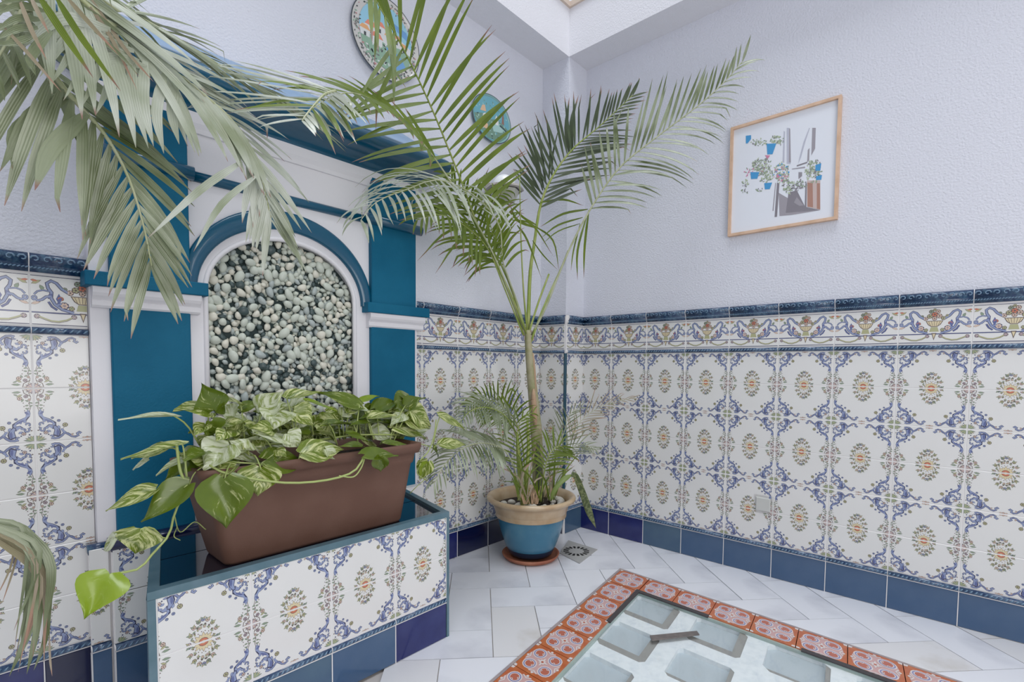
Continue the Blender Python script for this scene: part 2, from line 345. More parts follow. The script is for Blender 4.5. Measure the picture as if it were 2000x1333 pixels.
def pm(name, r, g, b, rough=0.22, coat=0.25): return mat('print '+name, rgb(r, g, b), rough, coat)
PAL = [M['glaze'], pm('dark indigo', 58, 60, 92), pm('cobalt', 94, 104, 150), pm('pale blue', 138, 150, 184), pm('brown', 104, 90, 86),
       pm('mauve', 166, 152, 162), pm('olive', 172, 172, 132), pm('rust', 196, 116, 90), pm('yellow', 214, 200, 164), pm('green', 134, 152, 130),
       pm('pink', 210, 186, 170), pm('lilac white', 222, 220, 222)]
# PAL index:      1 dark 2 cobalt 3 pale 4 brown 5 mauve 6 olive 7 rust 8 yellow 9 green 10 pink
# ------------------------------------------------------------------ tile art (mm)
def wall_art():
    a = Art(); H = 68
    P = lambda e, t: (100-e, H-t)      # e from the tile's side, t from the scroll edge; mirrored to the left
    a.ostroke([P(88,15),P(84,19),P(80,16),P(82,10),P(76,7),P(70,9),P(61,17),P(55,19),P(50,13),P(44,8),P(36,7),P(30,9)], 3.4, 3, 1, 1.3, True); a.stroke([P(80,9),P(76,7.6),P(70,9.6),P(61,17.4),P(55,19.4),P(50,13.6),P(44,8.4)], 1.1, 2, 3, True)
    a.curl(*P(30,12), 5, 80, 330, 2.0, 3, 1, True); a.curl(*P(72,13), 4, 120, -120, 1.6, 10, 4, True)
    for pts in ([P(46,9),P(49,22),P(46,32),P(38,42),P(32,40),P(36,28),P(33,14)], [P(40,34),P(35,46),P(24,52),P(14,56),P(8,66),P(9,74),P(17,64),P(28,58),P(40,48)], [P(34,30),P(28,36),P(20,38),P(26,44),P(36,42)]):
        a.poly(pts, 1, 1, True); cx = sum(p[0] for p in pts)/len(pts); cy = sum(p[1] for p in pts)/len(pts)
        a.poly([(cx+(p[0]-cx)*.72, cy+(p[1]-cy)*.78) for p in pts], 3, 2, True)
    a.poly([P(44,14),P(46,24),P(42,31),P(40,24),P(40,15)], 2, 3, True); a.poly([P(34,46),P(24,51),P(17,56),P(22,57),P(32,51)], 2, 3, True)
    for e, t, an, l in ((50,24,-20,10),(48,31,-45,10),(43,40,-70,11),(36,48,-95,10),(26,56,-100,9),(30,24,150,10),(26,34,160,9),(20,50,130,9)): a.leaf(*P(e,t), 180-an if False else 180+an, l, 6, 3, 1, True)
    a.leaf(*P(14,62), -70, 18, 8, 3, 1, True); a.leaf(*P(9,70), 225, 12, 7, 2, 1, True); a.leaf(*P(10,72), -100, 12, 5, 3, 1, True)
    a.curl(*P(15,32), 6, -60, 260, 2.2, 3, 1, True); a.curl(*P(13,46), 5, 60, -220, 2.0, 3, 1, True)
    for k in range(5): a.leaf(*P(2,4), 188+k*19, 20-k*1.6, 5.4, 6 if k % 2 else 9, 4, True)
    a.flower(*P(57,40), 5.6, 6, 4, 4, True); a.stroke([P(50,26),P(56,36)], 1, 4, 1, True); a.flower(*P(45,52), 3.6, 3, 1, 1, True); a.flower(*P(20,23), 4.4, 10, 1, 4, True)
    a.flower(*P(33,60), 3.2, 3, 1, 1, True); a.disc(*P(10,20), 1.9, 1, 2, 6, True); a.disc(*P(6,30), 1.7, 4, 2, 6, True); a.disc(*P(25,18), 1.7, 1, 3, 6, True); a.disc(*P(8,38), 1.6, 1, 2, 6, True)
    a.stroke([P(9,78),P(6,88),P(9,100),P(5,112),P(8,124)], 1.1, 4, 1, True)
    for e, t, an in ((12,84,20),(4,90,150),(13,94,-10),(4,101,200),(14,103,30)):
        a.leaf(*P(9,t), an+180, 8, 4, 9, 4, True); a.disc(*P(e+5,t-3), 1.3, 4, 2, 5, True)
    a.flower(*P(25,111), 4.8, 10, 4, 4, True); a.flower(*P(14,116), 4.2, 5, 4, 4, True); a.flower(*P(8,108), 3, 10, 4, 4, True)
    a.leaf(*P(22,127), 176, 17, 6, 9, 4, True); a.leaf(*P(20,121), 150, 13, 5, 6, 4, True); a.leaf(*P(28,118), 205, 9, 4, 9, 4, True); a.leaf(*P(18,110), 120, 9, 4, 9, 4, True)
    for k in range(4): a.leaf(*P(0,134), 174-k*21, 18-k*1.5, 5, 5 if k % 2 else 10, 4, True)
    a.stroke([P(5,116),P(17,124),P(19,133)], 1.6, 4, 2, True); a.stroke([P(2,124),P(10,128),P(13,134)], 1.2, 4, 3, True)
    a.flower(0, H-3, 3.8, 10, 4, 7); a.leaf(3, H-4, 0, 8, 4, 10, 4, True)
    cy = -H      # upper half of the central wreath
    for k in range(9):
        an = k*180/8; a.leaf(5*math.cos(math.radians(an)), cy+5*math.sin(math.radians(an)), an, 16 if k % 2 else 19, 7.5, 8, 4)
    a.disc(0, cy, 10.5, 4, 3, 12); a.disc(0, cy, 9.4, 7, 4, 12); a.disc(0, cy, 4.6, 8, 5, 8)
    for k in range(9):
        an = math.radians(3+k*21.7); x, y = 28*abs(math.cos(an))**1.15*(1 if math.cos(an) > 0 else -1), 51*math.sin(an)**.95
        a.flower(x, cy+y, 4.6, (9, 10, 6, 10, 3)[k % 5], 4 if k not in (0, 8) else 1, 4)
        d = math.degrees(math.atan2(y, x)); a.leaf(x, cy+y, d+35, 8.5, 3.6, 9, 4); a.leaf(x, cy+y, d-35, 8.5, 3.6, 6, 4); a.leaf(x*.8, cy+y*.8, d+100, 9, 4, 9, 4)
        an += .19; a.disc(21*math.cos(an), cy+41*math.sin(an), 2.4, 4, 2, 5); a.leaf(18*math.cos(an), cy+31*math.sin(an), d+10, 8, 3.4, 6, 4)
        a.disc(19*math.cos(an), cy+25*math.sin(an), 1.3, 4, 2, 5); a.flower(13*math.cos(an), cy+21+14*math.sin(an), 3.2, 10, 4, 4) if 1 < k < 7 and k % 2 else None
    return a
def border_art():
    a = Art()      # tile from z = -65 .. 65 mm
    a.stroke([(-100,61),(100,61)], 1.8, 1, 1); a.stroke([(-100,-60),(100,-60)], 2.4, 1, 1); a.stroke([(-100,-30),(100,-30)], 3.6, 1, 1); a.stroke([(-100,-30),(100,-30)], 1.4, 2, 2)
    a.ostroke([(26,22),(40,32),(50,46),(60,51),(68,44),(66,32),(60,22),(61,8),(54,-8),(40,-20),(18,-27)], 5, 3, 1, 1.5, True); a.ostroke([(66,-2),(60,-14),(50,-22)], 3.4, 2, 1, 1.0, True); a.leaf(58, 20, -60, 18, 9, 2, 1, True); a.leaf(48, -14, 100, 16, 8, 2, 1, True); a.leaf(40,-4,-30,14,6,3,1,True)
    a.ostroke([(60,12),(70,10),(78,2),(86,-1),(92,5)], 4.4, 3, 1, 1.2, True); a.curl(91, 6, 6, -90, 200, 3, 3, 1, True)
    a.ostroke([(64,24),(76,26),(86,22),(92,14)], 2.6, 3, 1, 1.0, True)
    a.leaf(74, 26, 60, 15, 9, 9, 4, True); a.leaf(97, 40, 150, 22, 8, 6, 4, True); a.leaf(99, -10, 160, 20, 7, 10, 4, True); a.leaf(99, 50, 190, 16, 6, 7, 4, True)
    a.poly([(40,6),(46,20),(52,6),(46,-8)], 2, 2, True); a.curl(42, 6, 6, 0, 260, 2, 7, 4, True)
    a.flower(36, -10, 9, 10, 1, 5, True, 6); a.flower(22, -16, 6, 6, 4, 9, True)
    # basket
    a.poly([(-24,16),(24,16),(17,2),(8,-5),(-8,-5),(-17,2)], 4, 2); a.poly([(-21,14),(21,14),(15,3),(7,-3),(-7,-3),(-15,3)], 8, 3)
    for k in range(-2, 3): a.stroke([(k*8,15),(k*5,-2)], 1.1, 4, 4)
    a.poly([(-9,-6),(9,-6),(13,-22),(-13,-22)], 6, 3)
    for x, y, r, c in ((0,38,9,7),(-13,32,8,6),(13,32,8,10),(-24,24,7,10),(24,24,7,6),(-9,48,7,9),(9,48,7,10),(0,24,7,10),(-34,32,5,9),(34,32,5,6),(0,54,5,6)):
        a.flower(x, y, r, c, 4, 4)
    a.poly([(-7,-27),(7,-27),(0,-52)], 4, 2); a.poly([(-4,-30),(4,-30),(0,-46)], 8, 3)
    a.flower(88, -40, 6, 5, 4, 10, True); a.flower(18, -38, 6, 5, 4, 10, True)
    pts = [(20,-38),(32,-46),(48,-51),(62,-50),(76,-44),(88,-38)]
    a.stroke(pts, 3.6, 6, 1, True); a.stroke([(x, y-3) for x, y in pts], 1.2, 4, 2, True)
    return a
def rope_art():
    a = Art()
    for k in range(10):
        x = -90+k*20; a.leaf(x-7, 0, 20 if k % 2 else -20, 15, 6, 3, 2)
    return a
OPAL = [M['orange'], pm('floor lilac', 132, 130, 172), pm('floor white', 214, 206, 204), pm('floor rust', 178, 100, 82), pm('floor maroon', 150, 92, 104), pm('floor pink', 198, 160, 158), pm('floor yellow', 214, 150, 80)]
def orange_art():
    a = Art(); a.poly([(-60,0),(-52,38),(-34,56),(0,62),(34,56),(52,38),(60,0),(52,-38),(34,-56),(0,-62),(-34,-56),(-52,-38)], 5, 1)
    for sx, sy in ((1,1),(1,-1),(-1,-1),(-1,1)):
        an0 = math.atan2(sy, sx); cx, cy = 31*sx, 31*sy
        for r, c, l in ((25,2,2),(21.5,1,3),(17.5,2,4),(15,3,5)): a.disc(cx, cy, r, c, l, 14)
        for k in (-1, 1): a.disc(cx-sx*5+k*sy*8, cy-sy*5-k*sx*8, 4.6, 2, 6, 8); a.disc(cx-sx*5+k*sy*8, cy-sy*5-k*sx*8, 2.4, 4, 7, 6)
        a.leaf(cx+8*sx, cy+8*sy, math.degrees(an0)+180, 20, 7, 5)
    for k in range(8):
        a.t += [([(p[0], p[1]) for p in t[0]], 2, 6.5+k*.017) for t in _leaf(0, 0, k*45, 22 if k % 2 == 0 else 14, 7)]
    a.disc(0, 0, 5, 3, 7, 8)
    for k in range(4):
        t = k*90; ca, sa = math.cos(math.radians(t)), math.sin(math.radians(t))
        a.stroke([(58*ca-16*sa, 58*sa+16*ca), (50*ca, 50*sa), (58*ca+16*sa, 58*sa-16*ca)], 4, 2, 6)
        a.disc(60*ca, 60*sa, 5, 2, 6, 6)
    for sx in (1, -1):
        for sy in (1, -1): a.poly([(71*sx, 71*sy), (71*sx, 58*sy), (60*sx, 60*sy), (58*sx, 71*sy)], 2, 2)
    return a
def _leaf(x, y, an, ln, wd):
    b = Art(); b.leaf(x, y, an, ln, wd, 2); return b.t
WALL_ART, BORDER_ART, ROPE_ART, ORANGE_ART = wall_art(), border_art(), rope_art(), orange_art()
TH = 0.008     # tile thickness proud of the wall
_cache = {}
def tile_mesh(kind, x0, x1, z0, z1):
    """x0..x1, z0..z1: the kept part of the tile in its own frame (metres)"""
    key = (kind, round(x0, 4), round(x1, 4), round(z0, 4), round(z1, 4))
    if key in _cache: return _cache[key]
    g = 0.0011; b = MB(); X0_, X1_, Z0_, Z1_ = x0+g, x1-g, z0+g, z1-g
    if kind in ('wall', 'border'):
        b.bbox((X0_, -TH, Z0_), (X1_, 0, Z1_), 0.0009)
        e = 0.0012; me = art_mesh('patterned_tile', WALL_ART if kind == 'wall' else BORDER_ART, PAL, b, X0_+e, X1_-e, Z0_+e, Z1_-e, -TH)
    elif kind.startswith('base'):
        b.bbox((X0_, -TH-0.002, Z0_), (X1_, 0, Z1_), 0.0015); b.box((x0-.0014, -TH-.0022, z0), (x0+.0014, 0, z1), 1); b.box((x0, -TH-.0024, z1-.0005), (x1, 0, z1+.0022), 1); me = b.mesh('base_tile', [M[kind], M['grout']])
    elif kind == 'cap':        # top moulding, z 0 .. 0.046
        prof = [(0,0),(.012,0),(.014,.006),(.018,.008),(.018,.012),(.014,.014),(.019,.02),(.023,.028),(.024,.036),(.020,.044),(.010,.0465),(0,.0465)]
        b.extrude(prof, (X0_,0,0), (X1_,0,0)); n = max(1, int((x1-x0)/.022))
        for k in range(n):     # acanthus scrolls in relief
            cx = x0+(k+.5)*(x1-x0)/n; sg = 1 if k % 2 else -1
            b.tube([(cx+.009*math.cos(t*.9)*(1-t*.1)*sg, -.0225-.0008, .031+.0085*math.sin(t*.9)*(1-t*.1)) for t in range(7)], [.0027-.0002*t for t in range(7)], 5, 1)
            for q in range(3):
                xx = cx+(q-1)*.0072; b.tube([(xx-.003,-.0185,.0085),(xx+.003,-.0185,.0118)], .0018, 5, 1)
        b.extrude([(o_*1.03+.0003, z_) for o_, z_ in prof], (x0-.0012,0,0), (x0+.0012,0,0), mi=2)
        me = b.mesh('cap_moulding', [M['navy'], M['navylight'], M['grout']], True)
    elif kind in ('rope', 'foot'):       # thin half-round band, z 0 .. 0.017
        prof = [(0,0),(.011,0),(.015,.003),(.0165,.008),(.015,.013),(.011,.0165),(0,.0165)]
        b.extrude(prof, (X0_,0,0), (X1_,0,0)); n = max(1, int((x1-x0)/.0125))
        for k in range(n):
            cx = x0+(k+.5)*(x1-x0)/n; b.tube([(cx-.005,-.0155,.004),(cx,-.0166,.0085),(cx+.005,-.0155,.013)], [.0012,.0026,.0012], 5, 1)
        b.extrude([(o_*1.04+.0003, z_) for o_, z_ in prof], (x0-.0008,0,0), (x0+.0008,0,0), mi=2)
        me = b.mesh('rope_moulding', [M['rope'], M['navylight'], M['grout']], True)
    _cache[key] = me; return me
ZS, ZB, ZC, ZT = 0.1415, 0.9585, 1.1118, 1.158
RH = (ZB-ZS)/6
def lay_tiles(parent, org, rz, spans, rows=None, cap=True, full=True, seed=1, z_foot=0.124):
    """org: wall point of u = 0; spans: list of (u_centre, u0, u1) columns"""
    rnd = random.Random(seed); ca, sa = math.cos(rz), math.sin(rz)
    def W(u, z): return (org[0]+u*ca, org[1]+u*sa, z)
    for uc, a, b in spans:
        x0, x1 = a-uc, b-uc; nar = (b-a)
        for k in range(6) if rows is None else rows:
            z = ZS+(k+.5)*RH; flip = (k % 2 == 0)   # even rows (from below) carry the scrolls at their lower edge
            h = RH/2; me = tile_mesh('wall', -x1 if flip else x0, -x0 if flip else x1, -h, h)
            link('patterned_tile', me, parent, W(uc, z), (0, PI if flip else 0, rz))
        if full:
            link('border_tile', tile_mesh('border', x0, x1, -.065, .065), parent, W(uc, (.976+ZC)/2-.001), (0, 0, rz))
            link('cap_moulding', tile_mesh('cap', x0, x1, 0, 1), parent, W(uc, ZC), (0, 0, rz))
            link('rope_moulding', tile_mesh('rope', x0, x1, 0, 1), parent, W(uc, ZB+.0005), (0, 0, rz))
        link('rope_moulding', tile_mesh('foot', x0, x1, 0, 1), parent, W(uc, z_foot), (0, 0, rz))
def base_row(parent, org, rz, spans, kinds, h=0.1215):
    ca, sa = math.cos(rz), math.sin(rz)
    for (uc, a, b), kd in zip(spans, kinds):
        link('base_tile', tile_mesh(kd, a-uc, b-uc, 0, h), parent, (org[0]+uc*ca, org[1]+uc*sa, 0.0), (0, 0, rz))
# ------------------------------------------------------------------ walls
XW, YW, HC = -3.55, -3.55, 2.86
def wallobj(name, a, b): return struct(MB().box(a, b).build(name, [M['plaster']]))
wallA = wallobj('wall_back', (XW-.2, 0, -0.2), (.2, .2, HC))
wallB = wallobj('wall_right', (0, YW-.2, -0.2), (.2, 0, HC))
wallL = wallobj('wall_left', (XW-.2, YW-.2, -0.2), (XW, 0, HC))
wallF = wallobj('wall_front', (XW, YW-.2, -0.2), (0, YW, HC))
# corner pillar
KX, KY, ZBEAM = 0.161, 0.171, 2.465
pillar = struct(MB().box((-KX, -KY, 0), (0, 0, ZBEAM)).build('trim_1', [M['plaster']]))
# ring beam around the skylight opening (the four beams), each with its soffit
for i, (a, b) in enumerate((((XW, -KY, ZBEAM), (0, 0, HC)), ((-KX, YW, ZBEAM), (0, -KY, HC)), ((XW, YW, ZBEAM), (-KX, YW+.17, HC)), ((XW, YW+.17, ZBEAM), (XW+.17, -KY, HC)))):
    struct(MB().box(a, b).build('trim_%d' % (i+2), [M['plaster_beam']]))
# ceiling: slab lip with the skylight kerb, open to the sky
ce = MB()
ce.box((XW-.2, -.12, HC), (.2, .2, HC+.16)); ce.box((-.12, YW-.2, HC), (.2, -.12, HC+.16)); ce.box((XW-.2, YW-.2, HC), (-.12, YW+.12, HC+.16)); ce.box((XW-.2, YW+.12, HC), (XW+.12, -.12, HC+.16))
struct(ce.build('ceiling', [M['plaster_beam']]))
kb = MB(); kb.box((XW+.17, -KY-.012, 2.70), (-KX, -KY, 2.725)); kb.box((-KX-.012, YW+.17, 2.70), (-KX, -KY-.012, 2.725))
struct(kb.build('trim_6', [mat('beige skylight bead', rgb(206, 190, 176), 0.6)]))
# made-up door frame added around the fill lamp behind the camera
b = MB()
for a, c in (((-3.05, YW, 0), (-2.98, YW+.10, 2.45)), ((-1.02, YW, 0), (-.95, YW+.10, 2.45)), ((-2.98, YW, 2.38), (-1.02, YW+.10, 2.45)), ((-2.98, YW, 0), (-1.02, YW+.10, .40)), ((-2.03, YW, .40), (-1.97, YW+.10, 2.38))): b.box(a, c)
struct(b.build('fill_frame_1', [M['white']]))
# tiles of the right wall (u runs towards the camera's right, i.e. -y)
spB = [(0.0855, 0.0, 0.1855)]+[(0.2855+.2*k, 0.1855+.2*k, 0.3855+.2*k) for k in range(11)]
lay_tiles(wallB, (0, -KY, 0), -PI/2, spB)
base_row(wallB, (0, -KY, 0), -PI/2, spB, ['base2', 'base2', 'base3', 'base1', 'base1', 'base1', 'base1', 'base1', 'base1', 'base1', 'base1', 'base3'])
gr = MB(); gr.box((-.0072, -KY-2.4, .0), (0, -KY, ZT-.006)); gr.build('grout_bed', [M['grout']], wallB)
# back wall, right of the fountain
A0 = -0.9623
spA = [(A0-.1, -1.008, A0)]+[(A0+.1+.2*k, A0+.2*k, A0+.2*(k+1)) for k in range(4)]
lay_tiles(wallA, (0, 0, 0), 0, spA)
base_row(wallA, (0, 0, 0), 0, [(A0-.1, -1.16, A0)]+spA[1:], ['base2', 'base2', 'base4', 'base4', 'base4'])
# back wall, left of the fountain
XL = A0-1.2
spL = [(XL+.1, XL, -2.052), (XL-.1, XL-.2, XL), (XL-.3, XL-.4, XL-.2), (XL-.5, XL-.6, XL-.4)]
lay_tiles(wallA, (0, 0, 0), 0, spL)
base_row(wallA, (0, 0, 0), 0, spL, ['base4', 'base2', 'base1', 'base2'])
gr = MB(); gr.box((-1.010, -.0072, 0), (-KX, 0, ZT-.006)); gr.box((XL-.6, -.0072, 0), (-2.054, 0, ZT-.006)); gr.build('grout_bed', [M['grout']], wallA)
# pillar faces
lay_tiles(pillar, (-KX, 0, 0), -PI/2, [(KY/2, 0.008, KY)]); base_row(pillar, (-KX, 0, 0), -PI/2, [(KY/2, 0.008, KY)], ['base4'])
lay_tiles(pillar, (-KX, -KY, 0), 0, [(KX/2, 0, KX-.008)]); base_row(pillar, (-KX, -KY, 0), 0, [(KX/2, 0, KX-.008)], ['base3'])
gr = MB(); gr.box((-KX-.0072, -KY-.0072, 0), (0, 0, ZT-.006)); gr.build('grout_bed', [M['grout']], pillar)
cb = MB(); cb.tube([(-KX-.004, -KY-.004, ZS), (-KX-.004, -KY-.004, ZB)], .0085, 10); cb.build('corner_bead', [mat('dark teal bead', rgb(22, 70, 88), .3, .3)], pillar)
# ------------------------------------------------------------------ floor
FC = Vector((-0.363, -0.636)); FA = Vector((-0.989, -0.149)).normalized(); FB = Vector((-0.043, -0.999)).normalized()
FS, FT = 1.53, 1.40          # extent of the tiled frame along its two sides
def fp(s, t, z=0.0): p = FC+FA*s+FB*t; return (p.x, p.y, z)
HOLE = [fp(0,0), fp(FS,0), fp(FS,FT), fp(0,FT)]           # clockwise or not, handled below
def clip_half(poly, p, q, keep_left):
    out = []
    n = len(poly)
    def sd(a): return ((q[0]-p[0])*(a[1]-p[1])-(q[1]-p[1])*(a[0]-p[0]))*(1 if keep_left else -1)
    for i in range(n):
        a, b = poly[i], poly[(i+1) % n]; da, db = sd(a), sd(b)
        if da >= 0: out.append(a)
        if (da >= 0) != (db >= 0):
            t = da/(da-db); out.append((a[0]+(b[0]-a[0])*t, a[1]+(b[1]-a[1])*t))
    return out
def area(p): return sum(p[i][0]*p[(i+1) % len(p)][1]-p[(i+1) % len(p)][0]*p[i][1] for i in range(len(p)))/2
hole2 = [h[:2] for h in HOLE]
if area(hole2) < 0: hole2 = hole2[::-1]
def minus_hole(poly):
    res = []; cur = poly
    for i in range(4):
        p, q = hole2[i], hole2[(i+1) % 4]
        o = clip_half(cur, p, q, False)
        if len(o) > 2 and abs(area(o)) > 1e-6: res.append(o)
        cur = clip_half(cur, p, q, True)
        if len(cur) < 3: break
    return res
def clip_rect(poly, x0, y0, x1, y1):
    R = [(x0,y0),(x1,y0),(x1,y1),(x0,y1)]
    for i in range(4):
        poly = clip_half(poly, R[i], R[(i+1) % 4], True)
        if len(poly) < 3: return []
    return poly
fm = MB()
for p in minus_hole([(XW, YW), (0, YW), (0, 0), (XW, 0)]): fm.prism(p, -.14, -.0075)
fm.prism([(XW,YW),(0,YW),(0,0),(XW,0)], -.2, -.14)
floor = struct(fm.build('floor', [M['floorgrout']]))
# herringbone of marble slabs, 0.16 x 0.32, at 45 degrees
WB, LB, TA = 0.1605, 0.321, math.radians(46.2)
ft = Vector((math.cos(TA), math.sin(TA))); fn = Vector((-math.sin(TA), math.cos(TA)))
FO = Vector((-0.665, -0.351))
rnd = random.Random(5)
count = 0
for i in range(-16, 17):
    for j in range(-16, 17):
        for o in (0, 1):
            bx = i*WB; by = i*WB+0.0
            # herringbone lattice: (w,w) and (2w,-2w) translations
            ox = (i+2*j)*WB; oy = (i-2*j)*WB
            if o == 0: r = [(ox, oy), (ox+LB, oy), (ox+LB, oy+WB), (ox, oy+WB)]
            else: r = [(ox, oy+WB), (ox+WB, oy+WB), (ox+WB, oy+WB+LB), (ox, oy+WB+LB)]
            g = .0016; x0, x1 = min(p[0] for p in r)+g, max(p[0] for p in r)-g; y0, y1 = min(p[1] for p in r)+g, max(p[1] for p in r)-g
            W_ = [FO+ft*a+fn*b for a, b in ((x0,y0),(x1,y0),(x1,y1),(x0,y1))]
            poly = clip_rect([(p.x, p.y) for p in W_], -2.75, -2.6, -.0005, -.0005)
            if len(poly) < 3 or abs(area(poly)) < 5e-5: continue
            cx = sum(p[0] for p in poly)/len(poly); cyy = sum(p[1] for p in poly)/len(poly)
            dv = Vector((cx-CAM.x, cyy-CAM.y)); 
            if abs(math.atan2(dv.x, dv.y)-YAW) > 1.0: continue
            if cx < -1.3 and cyy > -.45 and cx > -1.95: continue
            ps = minus_hole(poly)
            if not ps: continue
            dz = rnd.uniform(-.0006, .0004); b = MB()
            for p in ps:
                if area(p) < 0: p = p[::-1]
                b.prism([(a[0]-cx, a[1]-cyy) for a in p], -.009, dz)
            link('marble_slab', b.mesh('marble_slab', [M['marble2'] if rnd.random() < .22 else M['marble']]), floor, (cx, cyy, 0)); count += 1
# drain cover
dr = thing('floor_drain', 'square metal floor drain grate with a ring of radial slots, beside the potted palm', 'drain', (-.335, -.365, 0))
dq = [onZ(*p) for p in ((1093,1082),(1132,1102),(1167,1075),(1110,1057))]
dc = sum(dq, Vector())/4; dm = MB(); q2 = [(p.x, p.y) for p in dq]
q2 = q2 if area(q2) > 0 else q2[::-1]
dm.prism(q2, .0002, .003); dm.build('cover', [M['metal']], dr)
for k in range(16):
    a = 2*PI*k/16; c, s_ = math.cos(a), math.sin(a); b = MB()
    b.prism([(dc.x+c*.037-s_*.0045, dc.y+s_*.037+c*.0045), (dc.x+c*.037+s_*.0045, dc.y+s_*.037-c*.0045), (dc.x+c*.062+s_*.0065, dc.y+s_*.062-c*.0065), (dc.x+c*.062-s_*.0065, dc.y+s_*.062+c*.0065)], .0026, .0036)
    b.build('slot', [M['black']], dr)
b = MB(); b.lathe([(.07,.003),(.07,.0042),(.067,.0042),(.067,.003)], (dc.x, dc.y, 0), 32); b.build('ring', [M['metal']], dr)
# ------------------------------------------------------------------ glazed floor light with its tiled surround
fl = thing('floor_skylight', 'walk-on glass floor light over a white grid, framed by orange patterned tiles', 'skylight', fp(.6,.6))
TW = .142
def otile(s0, t0, ws, wt):
    """one surround tile: art bent into the skewed frame"""
    key = ('o', round(ws, 3), round(wt, 3)); b = MB()
    g = .0012
    def Q(u, v, z): p = FA*((u+.071)/.142*ws)+FB*((v+.071)/.142*wt); return (p.x, p.y, z)
    if key not in _cache:
        vs = [Q(-.071+g, -.071+g, 0), Q(.071-g, -.071+g, 0), Q(.071-g, .071-g, 0), Q(-.071+g, .071-g, 0)]
        if area([v[:2] for v in vs]) < 0: vs = vs[::-1]; sg = -1
        else: sg = 1
        b.prism([v[:2] for v in vs], -.012, .001)
        for pts, c, l in clip_tris(ORANGE_ART.t, -69.5, 69.5, -69.5, 69.5):
            q = [Q(p[0]*.001, p[1]*.001, .001+.00012*l) for p in pts]
            ar = area([v[:2] for v in q])
            if abs(ar) < 1e-9: continue
            b.add(q, [tuple(range(len(q))) if ar > 0 else tuple(range(len(q)-1, -1, -1))], c)
        _cache[key] = b.mesh('surround_tile', OPAL)
    p = FC+FA*s0+FB*t0
    return link('surround_tile', _cache[key], fl, (p.x, p.y, 0))
E0 = .010
otile(E0, E0, TW-.004, TW-.004)
for k in range(1, 10): otile(E0+k*TW-.002, E0, TW, TW-.004)
for k in range(1, 10): otile(E0, E0+k*TW-.002, TW-.004, TW)
b = MB()
for pl in ([fp(0,0),fp(FS,0),fp(FS,E0),fp(0,E0)], [fp(0,E0),fp(E0,E0),fp(E0,FT),fp(0,FT)]):
    q = [p[:2] for p in pl]; q = q if area(q) > 0 else q[::-1]; b.prism(q, -.012, .0012)
b.build('edge_strip', [M['edgestone']], fl)
IN = E0+TW-.006
b = MB(); q = [p[:2] for p in (fp(IN,IN),fp(FS,IN),fp(FS,FT),fp(IN,FT))]; q = q if area(q) > 0 else q[::-1]
b.prism(q, -.11, -.085); b.build('light_well_bed', [M['taupe']], fl)
def pris(name, pts, z0, z1, m, par=None):
    q = [p[:2] for p in pts]; q = q if area(q) > 0 else q[::-1]; b = MB(); b.prism(q, z0, z1); return b.build(name, [m], par or fl)
# white grid: ribs between the openings, chamfered octagonal holes
PS, PT_, S1, T1 = .236, .243, .148, .150
HS, HT = .176, .182
def rect(s0, s1, t0, t1, c=0.0):
    return [fp(s0+c,t0),fp(s1-c,t0),fp(s1,t0+c),fp(s1,t1-c),fp(s1-c,t1),fp(s0+c,t1),fp(s0,t1-c),fp(s0,t0+c)] if c else [fp(s0,t0),fp(s1,t0),fp(s1,t1),fp(s0,t1)]
gm = MB()
NS, NT = 6, 5
for i in range(NS):
    for j in range(NT):
        s0, t0 = S1+i*PS, T1+j*PT_; rs = random.Random(i*7+j)
        c = .012+.012*rs.random()*(i+j > 0)
        inner = rect(s0+.004, s0+HS, t0+.004, t0+HT, c); zt, zb = -.012, -.034
        cell = [fp(max(s0-(PS-HS)/2, IN), max(t0-(PT_-HT)/2, IN)), fp(s0+HS+(PS-HS)/2, max(t0-(PT_-HT)/2, IN)), fp(s0+HS+(PS-HS)/2, t0+HT+(PT_-HT)/2), fp(max(s0-(PS-HS)/2, IN), t0+HT+(PT_-HT)/2)]
        # ring between the cell outline and the octagon
        vs = [(p[0], p[1], zt) for p in cell]+[(p[0], p[1], zt) for p in inner]+[(p[0], p[1], zb) for p in inner]
        o4 = lambda k: 4+k; lo_ = lambda k: 12+k
        fs = [(0,1,o4(1),o4(0)), (1,o4(2),o4(1)), (1,2,o4(3),o4(2)), (2,o4(4),o4(3)), (2,3,o4(5),o4(4)), (3,o4(6),o4(5)), (3,0,o4(7),o4(6)), (0,o4(0),o4(7))]
        fs += [(o4(k), o4((k+1) % 8), lo_((k+1) % 8), lo_(k)) for k in range(8)]
        if area([p[:2] for p in cell]) < 0: fs = [f[::-1] for f in fs]
        gm.add(vs, fs)
gm.build('support_grid', [M['gridwhite']], fl)
for i in range(NS):
    for j in range(NT):
        s0, t0 = S1+i*PS, T1+j*PT_; rs = random.Random(i*7+j+99)
        k = .030 if (i, j) in ((0,0),(1,0),(0,1)) else .012
        pris('glass_block', rect(s0+.004, s0+HS-.004-k*.9, t0+.004, t0+HT-.004-k*.8, .004), -.05, -.026, M['pane'])
        pris('paneside_strip', rect(s0+HS-.004-k*.9, s0+HS, t0+.002, t0+HT), -.05, -.0135, M['paneside'])  # pale taupe strips along two sides of each pane
        pris('paneside_strip', rect(s0+.004, s0+HS, t0+HT-.004-k*.8, t0+HT), -.05, -.0138, M['paneside'])
pris('glass_sheet', rect(IN+.002, FS-.01, IN+.002, FT-.01), -.0075, -.0015, GLASS)
pris('green_edge', rect(IN, IN+.010, IN, FT), -.012, -.002, M['greenedge']); pris('green_edge', rect(IN+.010, FS, IN, IN+.010), -.012, -.002, M['greenedge'])
pris('edging_strip', rect(IN-.006, IN+.014, IN-.006, .435), .0004, .004, M['darkstrip'])
